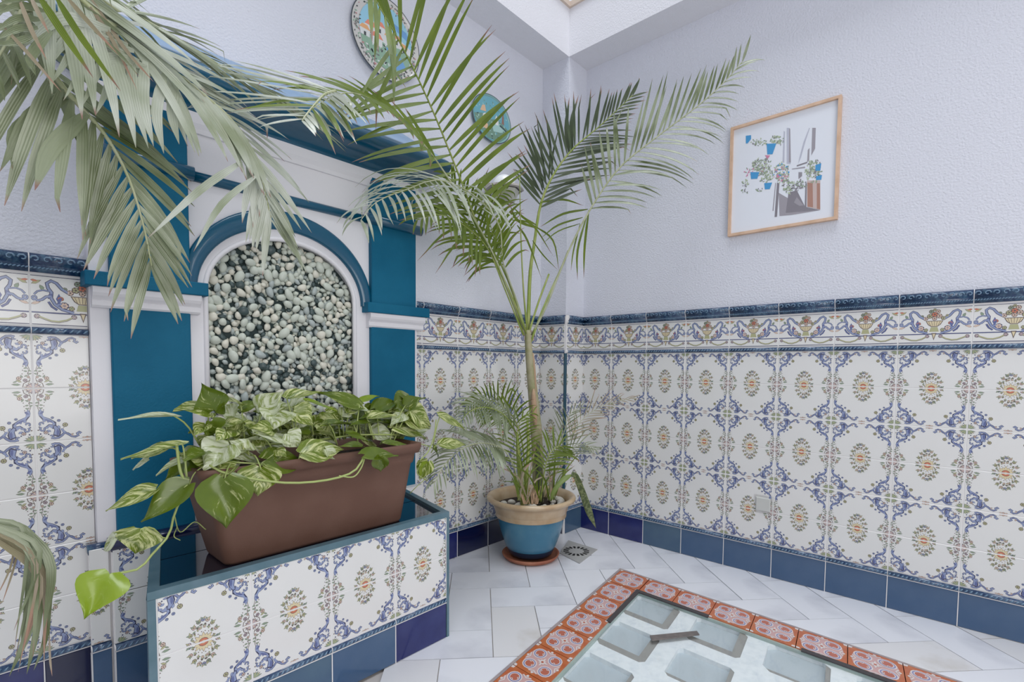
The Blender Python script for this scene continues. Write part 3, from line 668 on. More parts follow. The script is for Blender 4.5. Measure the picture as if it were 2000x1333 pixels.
pris('edging_strip', rect(IN+.014, .440, IN-.006, IN+.012), .0004, .004, M['darkstrip'])
pris('edging_strip', rect(IN-.006, IN+.014, .735, .98), .0004, .004, M['darkstrip'])
pris('edging_strip', rect(.86, 1.1, IN-.006, IN+.012), .0004, .004, M['darkstrip'])
sp = pris('spacer_strip', [onZ(*p) for p in ((1269,1244),(1361,1235),(1366,1242),(1273,1253))], .0001, .004, M['taupe'])
# ------------------------------------------------------------------ wall fountain
fo = thing('wall_fountain', 'teal and white built-in wall fountain with arched pebble niche and blue hooded cornice', 'fountain', (-1.53, -.02, .4))
FX0, FX1, YF = -2.052, -1.01, -.035
NC, NA, NB, NZ = -1.538, .25, .19, 1.108      # niche centre, half width, rise, springing height
ZLOW = .385
NSEG = 28
arc = [(NC-NA*math.cos(PI*k/NSEG), NZ+NB*math.sin(PI*k/NSEG)) for k in range(NSEG+1)]
b = MB(); ZTOP = 1.70
b.box((FX0, YF, ZLOW), (NC-NA, 0, ZTOP)); b.box((NC+NA, YF, ZLOW), (FX1, 0, ZTOP))
for k in range(NSEG):
    (xa, za), (xb, zb) = arc[k], arc[k+1]
    b.add([(xa,YF,za),(xb,YF,zb),(xb,YF,ZTOP),(xa,YF,ZTOP),(xa,0,za),(xb,0,zb)], [(0,1,2,3),(0,4,5,1)])
b.build('fountain_body', [M['white']], fo)
b = MB(); b.box((NC-NA, -.003, ZLOW), (NC+NA, 0, NZ+NB)); b.build('niche_back', [M['dark']], fo)
# rounded white lip around the niche
lip = [(NC-NA+.004, YF-.002, ZLOW)]+[(x*1.0, YF-.002, z) for x, z in [(NC-(NA-.004+.0)*math.cos(PI*k/NSEG), NZ+(NB-.0)*math.sin(PI*k/NSEG)) for k in range(NSEG+1)]]+[(NC+NA-.004, YF-.002, ZLOW)]
b = MB(); b.tube([(x, y+.004, z+.004 if z > NZ else z) for x, y, z in lip], .008, 8); b.build('niche_lip', [M['white']], fo, True)
# teal archivolt
def arch_band(name, a0, b0, a1, b1, y0, y1, m, x_lo=None, n=40):
    b = MB(); vs = []; fs = []
    cross = [(0, y1), (0, y0+.003), (.12, y0), (.45, y0-.004), (.88, y0), (1, y0+.003), (1, y1)]
    for k in range(n+1):
        t = PI*k/n; c, s_ = math.cos(t), math.sin(t)
        for q, y in cross:
            aa = a0+(a1-a0)*q; bb = b0+(b1-b0)*q; x = NC-aa*c
            if x_lo: x = max(min(x, x_lo[1]), x_lo[0])
            vs.append((x, y, NZ+bb*s_))
    m_ = len(cross)
    for k in range(n):
        for i in range(m_-1): fs.append((k*m_+i, k*m_+i+1, (k+1)*m_+i+1, (k+1)*m_+i))
    b.add(vs, fs); return b.build(name, [m], fo, True)
arch_band('archivolt', .27, .224, .312, .284, YF-.014, YF, M['tealgloss'])
# pilasters
PLW = ((-2.012, -1.828), (-1.232, -1.028))
for a, c in PLW:
    b = MB(); b.bbox((a, YF-.016, ZLOW), (c, YF, 1.075), .003); b.build('pilaster_shaft', [M['teal']], fo)
    b = MB(); b.bbox((a, YF-.022, 1.12), (c, YF, 1.66), .003); b.build('pilaster_shaft', [M['teal']], fo)
for (x0, x1) in ((-2.066, -1.788), (-1.262, -.975)):
    b = MB(); b.bbox((x0, -.078, 1.086), (x1, 0, 1.123), .002); b.build('capital_slab', [M['tealgloss'] if False else M['teal']], fo)
    prof = [(0,.006),(.046,.006),(.050,.002),(.050,-.012),(.045,-.02),(.038,-.026),(.034,-.03),(.036,-.032),(.036,-.044),(.030,-.050),(0,-.050)]
    b = MB(); b.extrude([(-p, 1.082+q) for p, q in prof][::-1], (x1-.016, -.02, 0), (x0+.016, -.02, 0)); b.build('capital_moulding', [M['white']], fo)
# necking band across the front, breaking forward over the pilasters
pb = [(0,-.015),(.008,-.015),(.014,-.007),(.016,.002),(.013,.010),(.006,.014),(0,.014)]
def band(x0, x1, y, z, sc1=1.0, m='tealgloss', nm='necking_band'):
    b = MB(); b.extrude([(-p*sc1, z+q*sc1) for p, q in pb][::-1], (x1, y, 0), (x0, y, 0)); return b.build(nm, [M[m]], fo, True)
band(-1.828, -1.232, YF, 1.436); band(-2.028, -1.815, YF-.020, 1.436, 1.3); band(-1.248, -1.005, YF-.020, 1.436, 1.3)
# cornice: white bed mould, dark cove, rounded nose and sloping roof
CX0, CX1 = -2.150, -.925
cov = [(.06,1.612),(.062,1.622),(.075,1.636),(.098,1.650),(.118,1.656),(.136,1.662),(.147,1.674),(.152,1.688),(.152,1.702),(.146,1.714),(.138,1.721)]
def ring3(prof, m, nm, smooth=True):
    """profile returned around both ends of the cornice"""
    b = MB(); n = len(prof); vs = []
    for dx, yy in ((CX0, 1), (CX1, -1)): pass
    pts = []
    for o_, z in prof: pts.append(((CX0+.152-o_, 0, z), (CX0+.152-o_, -o_, z), (CX1-.152+o_, -o_, z), (CX1-.152+o_, 0, z)))
    for q in pts: vs += q
    fs = []
    for i in range(n-1):
        for k in range(3): fs.append((i*4+k, i*4+k+1, (i+1)*4+k+1, (i+1)*4+k))
    b.add(vs, fs); return b.build(nm, [m], fo, smooth)
ring3([(0,1.56),(.044,1.56),(.048,1.572),(.056,1.584),(.058,1.596),(.060,1.612),(0,1.612)], M['white'], 'bed_moulding', False)
ring3(cov, M['tealgloss'], 'cornice_cove')
ring3([(.138,1.721),(.10,1.752),(.05,1.790),(.0,1.832)], M['tealskylit'], 'cornice_roof')
b = MB(); b.box((CX0+.152+.0, -.0005, 1.60), (CX1-.152, 0, 1.831)); b.build('cornice_core', [M['teal']], fo)
# pebbles packed in the niche
def pebble_mesh(nm, rnd, m, sub=1, flat=.55):
    bm = bmesh.new(); bmesh.ops.create_icosphere(bm, subdivisions=sub+1, radius=1.0)
    ax, ay = rnd.uniform(.85, 1.35), rnd.uniform(.7, .95); k1, k2 = rnd.uniform(-.25, .25), rnd.uniform(-.2, .2)
    for v in bm.verts:
        x, y, z = v.co; v.co = Vector((x*ax*(1+k1*z), y*flat, z*ay*(1+k2*x)+.08*x*x))
    me = bpy.data.meshes.new(nm); bm.to_mesh(me); bm.free(); me.materials.append(m)
    me.polygons.foreach_set('use_smooth', [True]*len(me.polygons)); return me
rp = random.Random(21)
PEB = [pebble_mesh('pebble', rp, M[('peb1','peb2','peb1','peb3','peb2','peb1','peb3','peb4')[k]], 1) for k in range(8)]
def in_niche(x, z, e=.006):
    dx = abs(x-NC)
    if dx > NA-e: return False
    return z < NZ or (dx/(NA-e))**2+((z-NZ)/(NB-e))**2 < 1
pts = []; tries = 0
while tries < 26000:
    tries += 1; x = rp.uniform(NC-NA, NC+NA); z = rp.uniform(.47, NZ+NB); r = rp.uniform(.0085, .0150)
    if not in_niche(x, z, r*.7): continue
    if all((x-p[0])**2+(z-p[1])**2 > ((r+p[2])*.80)**2 for p in pts): pts.append((x, z, r))
for i, (x, z, r) in enumerate(sorted(pts, key=lambda p: -p[2])):
    k = rp.choice([0,0,1,1,2,2,3,4,4,5,5,6,0,1,2,4,5,7])
    pts[i] = (x, z, r)
    if i < 300:
        o = link('pebble', PEB[k], fo, (x, -.010-rp.uniform(0, .008), z), (rp.uniform(-.4, .4), rp.uniform(0, 6.28), rp.uniform(-.4, .4))); o.scale = (r*1.18,)*3
    else: pass
rest = sorted(pts, key=lambda p: -p[2])[300:]
def joined_pebbles(name, lst, parent, mats, sub=1, seed=3, yf=lambda r: -.009, pick=None):
    rr = random.Random(seed); mb = MB(); bm = bmesh.new(); bmesh.ops.create_icosphere(bm, subdivisions=sub+1, radius=1.0)
    base = [v.co.copy() for v in bm.verts]; fcs = [tuple(v.index for v in f.verts) for f in bm.faces]; bm.free()
    for x, z, r in lst:
        R_ = Euler((rr.uniform(-.4,.4), rr.uniform(0,6.28), rr.uniform(-.4,.4))).to_matrix(); sx, sy, sz = rr.uniform(.9,1.4), .55, rr.uniform(.7,.95)
        y = yf(r); vs = []
        for v in base:
            q = R_ @ Vector((v.x*sx, v.y*sy, v.z*sz)); vs.append((x+q.x*r, y+q.y*r, z+q.z*r))
        mb.add(vs, fcs, rr.randrange(len(mats)) if pick is None else pick(rr))
    o = mb.build(name, mats, parent, True); o['kind'] = 'stuff'; return o
joined_pebbles('small_pebbles', [(x, z, r*1.1) for x, z, r in rest], fo, [M['peb1'], M['peb2'], M['peb3'], M['peb4'], M['peb1']], 0)
back = []
for k in range(1500):
    x = rp.uniform(NC-NA, NC+NA); z = rp.uniform(.44, NZ+NB)
    if in_niche(x, z, .008): back.append((x, z, rp.uniform(.009, .014)))
joined_pebbles('back_pebbles', back, fo, [M['peb4'], M['peb3'], M['peb1'], M['peb3'], M['peb1'], M['peb2']], 0, 4, lambda r: -.003)
# tiled foot below the left pilaster
p1 = onY(178.6, 1283, -.05); p2 = onY(223.5, 1283, -.085)
bx0, bx1 = p1.x, p2.x
b = MB(); b.add([(bx0+.012,0,0),(bx0,-.05,0),(bx1+.06,-.05,0),(bx1+.06,0,0),(bx0+.012,0,.40),(bx0,-.05,.40),(bx1+.06,-.05,.40),(bx1+.06,0,.40)], [(0,1,5,4),(1,2,6,5),(2,3,7,6),(4,5,6,7)])
b.add([(bx1+.01,0,0),(bx1,-.085,0),(-1.02,-.085,0),(-1.02,0,0),(bx1+.01,0,.395),(bx1,-.085,.395),(-1.02,-.085,.395),(-1.02,0,.395)], [(0,1,5,4),(1,2,6,5),(2,3,7,6),(4,5,6,7)])
b.build('foot_block', [M['grout']], fo)
def run(parent, x0, x1, y, cuts, rows, kinds, zf=.124):
    for uc, a, c in cuts:
        a, c = max(a, x0), min(c, x1)
        if c-a < .004: continue
        for k in rows:
            z = ZS+(k+.5)*RH; h = RH/2; top = h if z+h < .398 else .398-z; flip = k % 2 == 0
            me = tile_mesh('wall', -(c-uc) if flip else a-uc, -(a-uc) if flip else c-uc, -top if flip else -h, h if flip else top)
            link('patterned_tile', me, parent, (uc, y, z), (0, PI if flip else 0, 0))
        link('rope_moulding', tile_mesh('foot', a-uc, c-uc, 0, 1), parent, (uc, y, zf))
        link('base_tile', tile_mesh(kinds, a-uc, c-uc, 0, .1215), parent, (uc, y, 0))
run(fo, bx0, bx1, -.05, [(bx0+.1-.085, bx0-.2, bx1)], (0, 1), 'base1')
run(fo, bx1+.001, -1.85, -.085, [(bx1+.107, bx1, bx1+.2), (bx1+.307, bx1+.2, bx1+.4)], (0, 1), 'base1')
b = MB(); b.tube([(bx0-.001, -.045, .398), (bx1+.002, -.045, .398)], .012, 10); b.box((bx0, -.055, .384), (bx1+.002, -.02, .408)); b.build('bullnose_tile', [M['navy']], fo, True)
b = MB(); b.tube([(bx1-.002, -.085, .404), (-1.80, -.085, .404)], .013, 10); b.box((bx1, -.09, .39), (-1.80, -.02, .416)); b.build('bullnose_tile', [M['base4']], fo, True)
# ------------------------------------------------------------------ tiled trough in front of the fountain
tr = thing('tiled_trough', 'patterned tile trough with a grey teal rim, projecting below the wall fountain', 'trough', (-1.64, -.5, 0))
YT, HTp = -.512, .415
FLx, FRx, BLx, BRx = -2.044, -1.238, -1.944, -1.138
YBk = -.086
def lerp(a, c, t): return a+(c-a)*t
b = MB()
q = [(FLx, YT+.010), (FRx, YT+.010), (BRx, YBk), (BLx, YBk)]
b.prism(q, 0, .3972); b.build('trough_core', [M['tealdull']], tr)
def strip(pts, z0, z1, nm='rim_strip', m='tealdull'):
    b = MB(); pts = pts if area(pts) > 0 else pts[::-1]; b.prism(pts, z0, z1); return b.build(nm, [M[m]], tr)
rw = .022
strip([(FLx, YT), (FRx, YT), (FRx+rw*.18, YT+rw), (FLx+rw*.22, YT+rw)], .3975, HTp)
strip([(FLx+rw*.22, YT+rw), (FLx+rw*1.2, YT+rw), (BLx+rw, YBk), (BLx, YBk)], .3975, HTp)
strip([(FRx-rw*.8, YT+rw), (FRx+rw*.18, YT+rw), (BRx, YBk), (BRx-rw*.8, YBk)], .3975, HTp)
strip([(FLx, YT), (FLx+.0145, YT), (FLx+.0145, YT+.01), (FLx, YT+.01)], 0, .398, 'corner_strip')
strip([(FRx-.010, YT), (FRx, YT), (FRx, YT+.01), (FRx-.010, YT+.01)], 0, .398, 'corner_strip')
# glossy dark tiles on the ledge
nx, ny = 4, 2
for i in range(nx):
    for j in range(ny):
        def T(u, v):
            x0 = lerp(FLx+rw, BLx+rw, v); x1 = lerp(FRx-rw*.6, BRx-rw*.6, v); return (lerp(x0, x1, u), lerp(YT+rw, YBk, v))
        g = .003
        q = [T(i/nx+g, j/ny+g*2), T((i+1)/nx-g, j/ny+g*2), T((i+1)/nx-g, (j+1)/ny-g*2), T(i/nx+g, (j+1)/ny-g*2)]
        b = MB(); b.prism(q, .398, .404); b.build('ledge_tile', [mat('black glazed ledge tile', rgb(18, 22, 44), .05, 1.0, spec=.9)], tr)
# front tiles
gx = [onY(491, 1240, YT).x, onY(648, 1180, YT).x, onY(773, 1140, YT).x]
g0 = sum(g-.2*i for i, g in enumerate(gx))/3
zt0 = ZS-.004
for k in range(-1, 4):
    a, c = g0+.2*(k-1)+0.0, g0+.2*k; uc = (a+c)/2; a2, c2 = max(a, FLx+.0155), min(c, FRx-.011)
    if c2-a2 < .006: continue
    for r in (0, 1):
        z = zt0+(r+.5)*.1345; h = .1345/2; top = h if z+h < .398 else .398-z; flip = r == 0
        me = tile_mesh('wall', -(c2-uc) if flip else a2-uc, -(a2-uc) if flip else c2-uc, -top if flip else -h, h if flip else top)
        link('patterned_tile', me, tr, (uc, YT+.009, z), (0, PI if flip else 0, 0))
    link('rope_moulding', tile_mesh('foot', a2-uc, c2-uc, 0, 1), tr, (uc, YT+.0135, .1165))
    link('base_tile', tile_mesh('base2' if k == 3 else ('base1' if k != 1 else 'base3'), a2-uc, c2-uc, 0, .1155), tr, (uc, YT+.010, 0))
b = MB(); b.box((FLx+.014, YT+.0018, .112), (FRx-.009, YT+.012, .397)); b.build('grout_bed', [M['grout']], tr)
# ------------------------------------------------------------------ rectangular planter
pn = thing('rectangular_planter', 'brown plastic rectangular trough planter full of pothos, standing on the tiled ledge', 'planter', (-1.62, -.40, .404))
def rr_loop(x0, x1, y0, y1, r, z, n=5, sk=0.0):
    pts = []
    for cx, cy, a0 in ((x1-r, y0+r, -90), (x1-r, y1-r, 0), (x0+r, y1-r, 90), (x0+r, y0+r, 180)):
        for k in range(n+1):
            a = math.radians(a0+90*k/n); yy = cy+r*math.sin(a); pts.append((cx+r*math.cos(a)+(yy-y0)*sk, yy, z))
    return pts
pl = onZ(451, 1103, .404); prr = onZ(787, 1020, .404)
bl, br_ = pl.x-.012, prr.x+.004
yb0 = (pl.y+prr.y)/2+.0
tl = onY(391, 918, -.515); trr = onY(828, 866, -.515)
loops = [rr_loop(bl, br_, yb0, yb0+.15, .022, .405), rr_loop(bl-.004, br_+.004, yb0-.004, yb0+.153, .024, .412)]
def plan(t, e=0.0, z=None):
    x0 = lerp(bl, tl.x+.016, t)-e; x1 = lerp(br_, trr.x-.020, t)+e; y0 = lerp(yb0, -.502, t)-e; y1 = lerp(yb0+.15, -.285, t)+e
    return rr_loop(x0, x1, y0, y1, .026, lerp(.405, .652, t) if z is None else z)
loops += [plan(t, .004) for t in (.25, .5, .74)]
loops += [plan(.76, .008), plan(.80, .009), plan(.88, .009), plan(.885, .018), plan(.96, .020), plan(1.0, .018), plan(1.0, .010), plan(.99, .004), plan(.8, -.004)]
b = MB(); n = len(loops[0]); vs = [p for l in loops for p in l]
fs = [(i*n+k, i*n+(k+1) % n, (i+1)*n+(k+1) % n, (i+1)*n+k) for i in range(len(loops)-1) for k in range(n)]+[tuple(range(n-1, -1, -1))]
b.add(vs, fs); b.build('planter_shell', [M['brown']], pn, True)
b = MB(); sl = plan(.86, -.002); b.add(sl, [tuple(range(len(sl)))]); b.build('soil', [M['soil']], pn)
# ------------------------------------------------------------------ big round pot
PC = Vector((-.525, -.255, 0))
pt = thing('round_plant_pot', 'round glazed pot, blue below with a wide ochre rim, in the tiled corner', 'pot', (PC.x, PC.y, .02))
b = MB(); b.lathe([(.0,.022),(.098,.022),(.104,.034),(.112,.052)], PC, 48); b.build('pot_foot', [M['potnavy']], pt, True)
b = MB(); b.lathe([(.108,.046),(.116,.060),(.124,.080),(.136,.115),(.146,.150),(.153,.185),(.157,.222)], PC, 56); b.build('pot_body', [M['potblue']], pt, True)
b = MB(); b.lathe([(.156,.214),(.162,.214),(.168,.226),(.175,.250),(.182,.262),(.195,.268),(.205,.276),(.207,.284),(.203,.292),(.194,.294),(.182,.289),(.174,.280),(.170,.262),(.166,.24),(.164,.2)], PC, 64); b.build('pot_rim', [M['potrim']], pt, True)
b = MB(); b.lathe([(.165,.242),(.10,.248),(.0,.250)], PC, 32); b.build('soil', [M['soil']], pt)
sa_ = thing('pot_saucer', 'round terracotta saucer under the blue and ochre pot', 'saucer', (PC.x, PC.y, 0))
b = MB(); b.lathe([(0,.001),(.112,.001),(.122,.004),(.130,.014),(.134,.022),(.130,.024),(.122,.019),(.112,.012),(0,.010)], PC, 56); b.build('dish', [M['terracotta']], sa_, True)
rs = random.Random(12)
wp = [pebble_mesh('white_stone', rs, M['pebble'], 2, .7) for k in range(4)]
k = 0; done = []
LB_ = ['large rounded white stone on the soil of the blue pot', 'white stones scattered on the soil of the blue and ochre pot']
for (dx, dy, r) in [(-.115,-.03,.030),(-.135,-.065,.024),(-.095,-.085,.030),(-.075,-.02,.028),(-.05,-.11,.020),(-.14,-.005,.016),(-.025,-.12,.015),(.0,-.135,.016),(.055,-.125,.016),(.085,-.105,.02),(.115,-.08,.022),(.13,-.045,.018),(.10,-.04,.02),(.14,-.01,.018),(.075,-.07,.016),(.03,-.02,.022),(-.02,.02,.02),(.02,.06,.018),(-.07,.06,.02),(.06,.08,.016),(.10,.03,.018),(-.01,-.09,.014),(.03,-.10,.013),(-.11,.07,.02)]:
    o = link('white_stone', wp[k % 4], None, (PC.x+dx, PC.y+dy, .250+r*.45), (rs.uniform(0, .5)+1.3, rs.uniform(0, .5), rs.uniform(0, 6))); o.scale = (r, r, r); k += 1
    o['label'] = {0: 'broad white stone at the left of the round pot, behind the front ones', 1: 'leftmost large white stone in the round pot, close to the ochre rim', 2: 'large white stone at the front left of the round pot', 3: 'white stone tight against the palm stems, left side of the round pot', 10: 'largest white stone on the right side of the round pot'}.get(k-1, 'smooth small white stone among those scattered over the soil of the round pot'); o['category'] = 'stone'; o['group'] = 'white stones in the round pot'
# ------------------------------------------------------------------ things on the walls
# framed print on the right wall
fx = thing('framed_print', 'oak framed print of blue flowerpots along a narrow white street, on the right wall', 'picture', (0, -1.147, 1.46))
PXF = -.020; y0_, y1_, z0_, z1_ = -1.352, -.940, 1.464, 1.930
fw = .011
for nm, a, c in (('frame_bar', (PXF, y0_, z1_-fw), (0, y1_, z1_)), ('frame_bar', (PXF, y0_, z0_), (0, y1_, z0_+fw)), ('frame_bar', (PXF, y0_, z0_+fw), (0, y0_+fw, z1_-fw)), ('frame_bar', (PXF, y1_-fw, z0_+fw), (0, y1_, z1_-fw))):
    MB().box(a, c).build(nm, [M['wood']], fx)
PPX = -.009
MB().box((PPX, y0_+fw, z0_+fw), (-.002, y1_-fw, z1_-fw)).build('print_sheet', [M['paper']], fx)
def PP(x, y): q = onX(1440+x/7.4, 250+y/7.4, PPX); return (-q.y*1000, q.z*1000)
PPAL = [pm('pot blue', 70, 150, 204, .6, 0), pm('foliage grey green', 142, 158, 136, .6, 0), pm('pink bloom', 204, 130, 160, .6, 0), pm('street dark', 132, 128, 136, .6, 0), pm('door brown', 170, 130, 116, .6, 0), pm('street grey', 156, 152, 160, .6, 0), pm('shadow lilac', 186, 188, 202, .6, 0), pm('foliage light', 178, 190, 160, .6, 0), pm('door pale', 196, 178, 174, .6, 0), pm('paper street', 224, 226, 234, .6, 0)]
pa = Art()
def pp(l): return [PP(*q) for q in l]
pa.poly(pp([(600,940),(1000,1170),(1200,1190),(780,1260),(610,1275)]), 5, 1)
pa.poly(pp([(740,940),(860,900),(980,1140),(1200,1190),(700,1230)]), 3, 1); pa.poly(pp([(860,1000),(960,1120),(900,1130),(820,1080)]), 5, 2)
pa.poly(pp([(540,1290),(575,1285),(610,800),(575,790)]), 3, 2); pa.poly(pp([(510,1200),(525,1200),(560,800),(550,790)]), 5, 2)
pa.poly(pp([(1010,1140),(1010,760),(1200,760),(1200,1185)]), 8, 2); pa.poly(pp([(1015,1140),(1015,790),(1090,800),(1095,1150)]), 4, 3); pa.poly(pp([(1150,1170),(1150,800),(1195,800),(1198,1180)]), 4, 3); pa.poly(pp([(975,1140),(1000,1150),(1005,800),(985,800)]), 3, 2)
pa.poly(pp([(715,520),(770,520),(755,0),(715,0)]), 6, 1); pa.poly(pp([(745,500),(775,500),(765,10),(750,10)]), 5, 2); pa.poly(pp([(655,500),(680,500),(690,60),(672,40)]), 6, 1)
pa.poly(pp([(1070,400),(1125,300),(1135,0),(1085,0)]), 5, 1); pa.poly(pp([(1010,500),(1040,470),(1045,290),(1020,320)]), 5, 1); pa.poly(pp([(880,520),(900,420),(960,200),(1040,0),(1050,0),(985,200),(920,430)]), 6, 1)
pa.poly(pp([(860,540),(1010,490),(1010,510),(860,560)]), 3, 2); pa.poly(pp([(790,590),(980,560),(980,580),(790,600)]), 5, 2)
for k in range(6): pa.poly(pp([(885+k*9,640),(892+k*9,640),(892+k*9,740-k*8),(885+k*9,740-k*8)]), 3 if k % 2 else 5, 2)
rq = random.Random(2)
def bush(cx, cy, rx, ry, n, cols=(1,7,1,7,3)):
    for _ in range(n):
        t = rq.uniform(0, 6.28); q = math.sqrt(rq.random()); x, y = cx+rx*q*math.cos(t), cy+ry*q*math.sin(t); X, Z = PP(x, y)
        pa.leaf(X, Z, rq.uniform(0, 360), rq.uniform(6, 12), rq.uniform(3, 6), rq.choice(cols))
bush(570,180,90,70,55); bush(320,210,110,60,28); bush(350,540,150,90,110); bush(420,690,100,110,80); bush(640,640,120,120,90, (1,7,1,0,2,7)); bush(640,720,90,60,40,(2,1,7,2)); bush(740,840,90,100,60, (1,1,3,7)); bush(1100,620,110,170,130); bush(920,820,80,60,40,(1,3,1)); bush(120,800,50,60,16); bush(120,910,50,30,9,(3,1)); bush(320,900,70,30,9,(3,1)); bush(830,880,60,60,20,(3,3,5)); bush(180,640,70,60,20,(2,2,1)); bush(320,610,60,30,14,(2,1))
pa.poly(pp([(425,230),(565,225),(510,380),(435,385)]), 0, 4); pa.poly(pp([(190,640),(320,640),(290,735),(200,740)]), 0, 4); pa.poly(pp([(390,800),(505,790),(470,885),(400,890)]), 0, 4); pa.poly(pp([(1130,540),(1215,510),(1200,620),(1130,620)]), 0, 4); pa.poly(pp([(1140,700),(1225,680),(1215,750),(1140,755)]), 0, 4); pa.poly(pp([(125,115),(200,105),(200,160),(150,225),(125,225)]), 0, 4); pa.poly(pp([(400,395),(475,400),(440,450)]), 2, 4)
mb = MB()
for pts, c, l in pa.t:
    q = [(PPX-.0004-.00012*l, -p[0]*.001, p[1]*.001) for p in pts]
    mb.add(q, [tuple(range(len(q)))], c)
mb.build('street_print', PPAL, fx)
# switch on the right wall
sw = thing('light_switch', 'square white single rocker light switch on the patterned tiles of the right wall', 'switch', (-.01, -1.118, .306))
sy0, sy1, sz0, sz1 = -1.160, -1.076, .265, .349
b = MB(); b.bbox((0, 0, 0), (.084, .010, .084), .003); me = b.mesh('switch_plate', [M['plastic']]); link('switch_plate', me, sw, (-TH, sy1, sz0), (0, 0, -PI/2))
b = MB(); b.bbox((0, 0, 0), (.058, .008, .058), .0025); me = b.mesh('rocker', [M['plastic2']]); link('rocker', me, sw, (-TH-.006, sy1-.013, sz0+.013), (0, 0, -PI/2))
bpy.data.objects[sw.name]
# decorative plates on the back wall
def plate(label, cx, cz, rx, rz_, art, pal, thick=.02):
    t = thing('wall_plate', label, 'plate', (cx, -.02, cz)); b = MB()
    prof = [(.80, 0), (.93, .008), (.985, .014), (1.0, .017), (.985, .0195), (.955, .017), (.93, .014), (.45, .014), (0, .014)]
    n = 56; vs = [(cx+rx*r*math.cos(2*PI*k/n), -y, cz+rz_*r*math.sin(2*PI*k/n)) for r, y in prof for k in range(n)]
    fs = [(i*n+k, (i+1)*n+k, (i+1)*n+(k+1) % n, i*n+(k+1) % n) for i in range(len(prof)-1) for k in range(n)]
    b.add(vs, fs, 0)
    o = b.build('plate_body', [pal[0]], t, True)
    b = MB(); b.tube([(cx+rx*math.cos(2*PI*k/n), -.0180, cz+rz_*math.sin(2*PI*k/n)) for k in range(n+1)], .0022, 6); b.build('plate_edge', [M['platerim']], t, True)
    mb = MB()
    for pts, c, l in art.t:
        q = []
        for p in pts:
            r = math.hypot(p[0], p[1])/100; y = .0142; q.append((cx+p[0]/100*rx, -y-.0008-.00015*l, cz+p[1]/100*rz_))
        a_ = sum((q[i][0]*q[(i+1) % len(q)][2]-q[(i+1) % len(q)][0]*q[i][2]) for i in range(len(q)))
        mb.add(q, [tuple(range(len(q))) if a_ > 0 else tuple(range(len(q)-1, -1, -1))], c)
    mb.build('painted_scene', pal, t); return t
P1 = [pm('plate white', 206, 204, 200), pm('plate sky', 150, 200, 222), pm('plate deep blue', 110, 160, 210), pm('plate roof', 224, 140, 116), pm('plate ochre', 222, 168, 118), pm('plate sage', 140, 172, 150), pm('plate grey', 110, 116, 112), pm('plate wall', 214, 216, 216), pm('plate dark', 66, 72, 74), pm('plate pinkdot', 186, 130, 130)]
a1 = Art(); rq = random.Random(8)
a1.disc(0, 5, 78, 1, 1, 30); a1.poly([(-75,-8),(-40,-6),(0,-12),(40,-4),(76,-10),(70,-35),(40,-66),(0,-76),(-40,-66),(-70,-35)], 5, 2)
a1.poly([(-78,0),(-50,18),(-30,30),(-8,20),(20,26),(50,14),(77,4),(76,-12),(40,-6),(0,-14),(-40,-8),(-75,-10)], 7, 2)
for x, y, s_, c in ((-45,8,15,3),(-20,20,14,3),(-62,-6,13,4),(-28,-12,15,3),(8,6,13,4),(30,12,12,3),(52,0,11,4)):
    a1.poly([(x-s_,y-s_),(x+s_,y-s_),(x+s_,y+s_*.3),(x-s_,y+s_*.3)], 7, 3); a1.poly([(x-s_*1.2,y+s_*.2),(x+s_*1.2,y+s_*.2),(x+s_*.5,y+s_),(x-s_*.6,y+s_)], c, 4); a1.poly([(x-3,y-s_),(x+3,y-s_),(x+3,y-s_*.3),(x-3,y-s_*.3)], 8, 4)
a1.poly([(-2,-20),(20,-18),(46,-30),(60,-50),(30,-64),(10,-50)], 2, 3); a1.poly([(20,50),(60,44),(74,20),(60,24),(30,34)], 2, 2)
for k in range(170):
    t = rq.uniform(0, 6.28); r = rq.uniform(80, 92); a1.leaf(r*math.cos(t), r*math.sin(t), rq.uniform(0, 360), rq.uniform(5, 9), 3.4, rq.choice([8,6,5,9,6]))
for k in range(90): a1.leaf(rq.uniform(-60, 60), rq.uniform(-66, -14), rq.uniform(0, 360), rq.uniform(6, 13), 4, rq.choice([5,6,8,7,5]))
plate('larger round painted plate with a white flowered border, above the fountain behind palm fronds', -1.135, 2.152, .152, .152, a1, P1)
P2 = [pm('plate turquoise', 132, 176, 176), pm('p2 sky', 110, 172, 186), pm('p2 green', 112, 146, 128), pm('p2 white', 222, 224, 222), pm('p2 red', 176, 84, 74), pm('p2 sand', 220, 184, 150), pm('p2 dark', 60, 84, 86), pm('p2 light', 166, 202, 196), pm('p2 brown', 146, 112, 98)]
a2 = Art()
a2.disc(0, 0, 92, 1, 1, 32); a2.poly([(-90,-10),(-50,6),(-10,-4),(30,10),(90,-14),(80,-50),(40,-86),(-20,-88),(-70,-55)], 2, 2)
a2.poly([(-4,-12),(46,-4),(66,-24),(50,-40),(10,-50)], 7, 3)
a2.poly([(14,0),(24,28),(36,2),(34,-14),(20,-16)], 3, 4); a2.poly([(52,2),(56,44),(62,44),(66,0)], 8, 4); a2.poly([(54,44),(59,62),(64,44)], 6, 5)
a2.poly([(-48,-22),(-46,4),(-34,14),(-22,-4),(-24,-26)], 3, 4); a2.poly([(-44,-16),(-42,2),(-28,-2),(-28,-22)], 4, 5); a2.poly([(-66,-50),(-60,-24),(-20,-30),(-24,-54)], 5, 4)
a2.poly([(-60,14),(-50,40),(-36,46),(-30,20)], 5, 4); a2.poly([(40,-14),(88,-30),(84,-22),(44,-6)], 6, 4)
